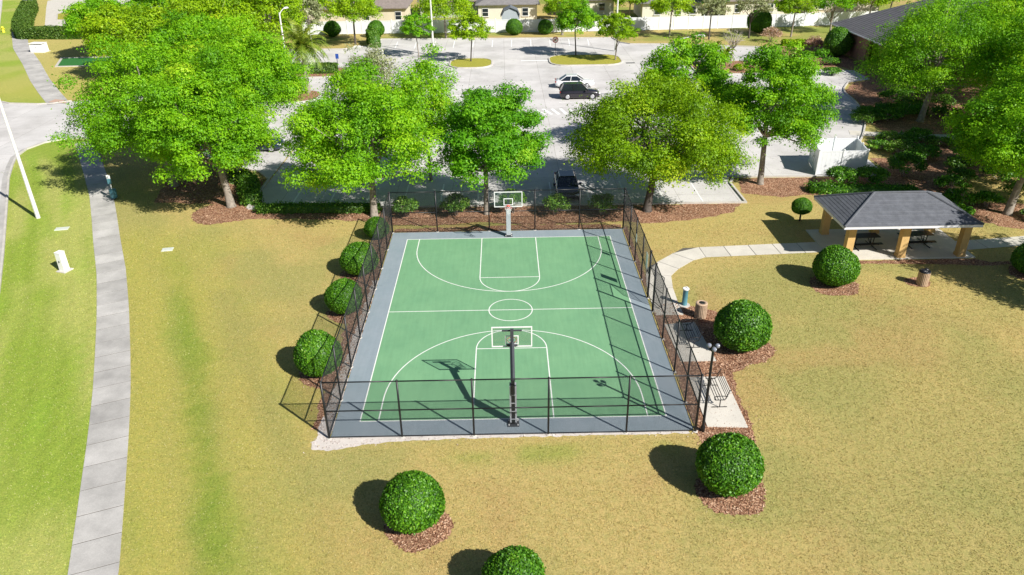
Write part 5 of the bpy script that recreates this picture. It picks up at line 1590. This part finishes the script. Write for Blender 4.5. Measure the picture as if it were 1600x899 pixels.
# ------------------------------------------------------------------ loose chips on the beds
def in_poly(px, py, poly):
    ins = np.zeros(len(px), bool)
    n = len(poly)
    for i in range(n):
        x0, y0 = poly[i]; x1, y1 = poly[(i + 1) % n]
        c = ((y0 > py) != (y1 > py)) & (px < (x1 - x0) * (py - y0) / (y1 - y0 + 1e-12) + x0)
        ins ^= c
    return ins
def scatter_chips():
    acc = {}
    for q, (poly, dens, mat) in enumerate(chip_jobs):
        rg = np.random.default_rng(300 + q)
        P = np.array(poly)
        x0, y0 = P.min(0); x1, y1 = P.max(0)
        n = int((x1 - x0) * (y1 - y0) * dens)
        X = rg.uniform(x0, x1, n); Y = rg.uniform(y0, y1, n)
        k = in_poly(X, Y, poly)
        sd = np.where(rg.random(k.sum()) < .25, .2, .06)
        X, Y = X[k] + rg.normal(0, 1, k.sum()) * sd, Y[k] + rg.normal(0, 1, k.sum()) * sd
        ok = ~((X > cx0 - .02) & (X < cx1 + .02) & (Y > cy0 - .02) & (Y < cy1 + .02))
        acc.setdefault(mat, []).append(np.stack([X[ok], Y[ok]], 1))
    for mat, L in acc.items():
        XY = np.concatenate(L)
        n = len(XY)
        rg = np.random.default_rng(7)
        C = np.concatenate([XY, rg.uniform(.015, .04, (n, 1))], 1)
        N = np.array([0, 0, 1.]) + rg.normal(0, .35, (n, 3))
        V, F = leaf_cards(C, N, rg.uniform(.05, .12, n), .5, rg, .1)
        o = np_mesh('mulch_chips' if 'mulch' in mat else 'shell_chips', V, F, mat, None, rg.random(n) ** 1.2)
        o['kind'] = 'stuff'
        o['label'] = 'loose bark chips scattered over the mulch beds' if 'mulch' in mat else 'loose pale shell chips along the court edge'
        o['category'] = 'mulch' if 'mulch' in mat else 'gravel'
scatter_chips()

# ------------------------------------------------------------------ grass blades on the nearer lawns
def blade_mat():
    m, nt, out = nodes('grass_blade')
    at = nt.nodes.new("ShaderNodeAttribute")
    at.attribute_name = 'turf'
    d = nt.nodes.new("ShaderNodeBsdfDiffuse")
    t = nt.nodes.new("ShaderNodeBsdfTranslucent")
    nt.links.new(at.outputs['Color'], d.inputs[0])
    nt.links.new(at.outputs['Color'], t.inputs[0])
    mx = nt.nodes.new("ShaderNodeMixShader")
    mx.inputs[0].default_value = .3
    nt.links.new(d.outputs[0], mx.inputs[1])
    nt.links.new(t.outputs[0], mx.inputs[2])
    nt.links.new(mx.outputs[0], out.inputs[0])
blade_mat()
def blades():
    rg = np.random.default_rng(77)
    bands = [(-21, -14, -27, 27, 330), (-14, -6, -31, 27, 260), (-6, 3, -37, 33, 190), (3, 12, -43, 37, 120), (12, 30, -46, 40, 60)]
    X, Y = [], []
    for y0, y1, x0, x1, dens in bands:
        n = int((y1 - y0) * (x1 - x0) * dens)
        X.append(rg.uniform(x0, x1, n)); Y.append(rg.uniform(y0, y1, n))
    X = np.concatenate(X); Y = np.concatenate(Y)
    keep = ~((X > cx0 - .06) & (X < cx1 + .06) & (Y > cy0 - .3) & (Y < cy1 + .06))
    keep &= np.abs(X) < 30 + (Y + 20) * .75
    for poly in no_grass:
        P = np.array(poly)
        bb = (X > P[:, 0].min()) & (X < P[:, 0].max()) & (Y > P[:, 1].min()) & (Y < P[:, 1].max()) & keep
        i = np.where(bb)[0]
        if len(i):
            ins = in_poly(X[i], Y[i], poly)
            keep[i[ins & (rg.random(len(i)) > .04)]] = False
    for pts, w in ((WALK, .82), ([(8.95, -.9), (8.95, 2.0), (9.3, 4.6), (11.9, 7.15), (21.0, 7.7)], .74), ([(29.8, 7.5), (34.6, 8.1), (42, 9.4)], .66), ([(22, 8), (28.5, 8)], 2.6)):
        keep &= dist_poly(X, Y, pts) > w
    keep &= vnoise(X, Y, .13, 22) > .28
    X, Y = X[keep], Y[keep]
    n = len(X)
    far = 1 + np.clip((Y + 20) / 40, 0, 1) * .9
    a = rg.uniform(0, 6.283, n)
    w = rg.uniform(.008, .016, n) * far
    h = rg.uniform(.024, .052, n) * (1 + .25 * far * .5)
    ln = rg.normal(0, .035, (n, 2))
    dx, dy = np.cos(a) * w, np.sin(a) * w
    V = np.stack([np.stack([X - dx, Y - dy, np.zeros(n)], 1), np.stack([X + dx, Y + dy, np.zeros(n)], 1), np.stack([X + ln[:, 0], Y + ln[:, 1], h], 1)], 1).reshape(-1, 3)
    F = np.arange(3 * n).reshape(n, 3)
    o = np_mesh('grass_blades', V, F, 'grass_blade')
    c = turf_colour(X, Y) * (rg.normal(1.14, .24, n).clip(.6, 1.8))[:, None]
    straw = rg.random(n) < .16
    c[straw] = c[straw] * .5 + np.array([.62, .55, .33]) * .6
    c = np.clip(c, 0, .85)
    rgba = np.concatenate([c, np.ones((n, 1))], 1).astype(np.float32)
    at = o.data.attributes.new('turf', 'FLOAT_COLOR', 'FACE')
    at.data.foreach_set('color', rgba.ravel())
    o['kind'] = 'stuff'
    o['label'] = 'short dry lawn grass around the court'
    o['category'] = 'grass'
    print('blades', n)
blades()
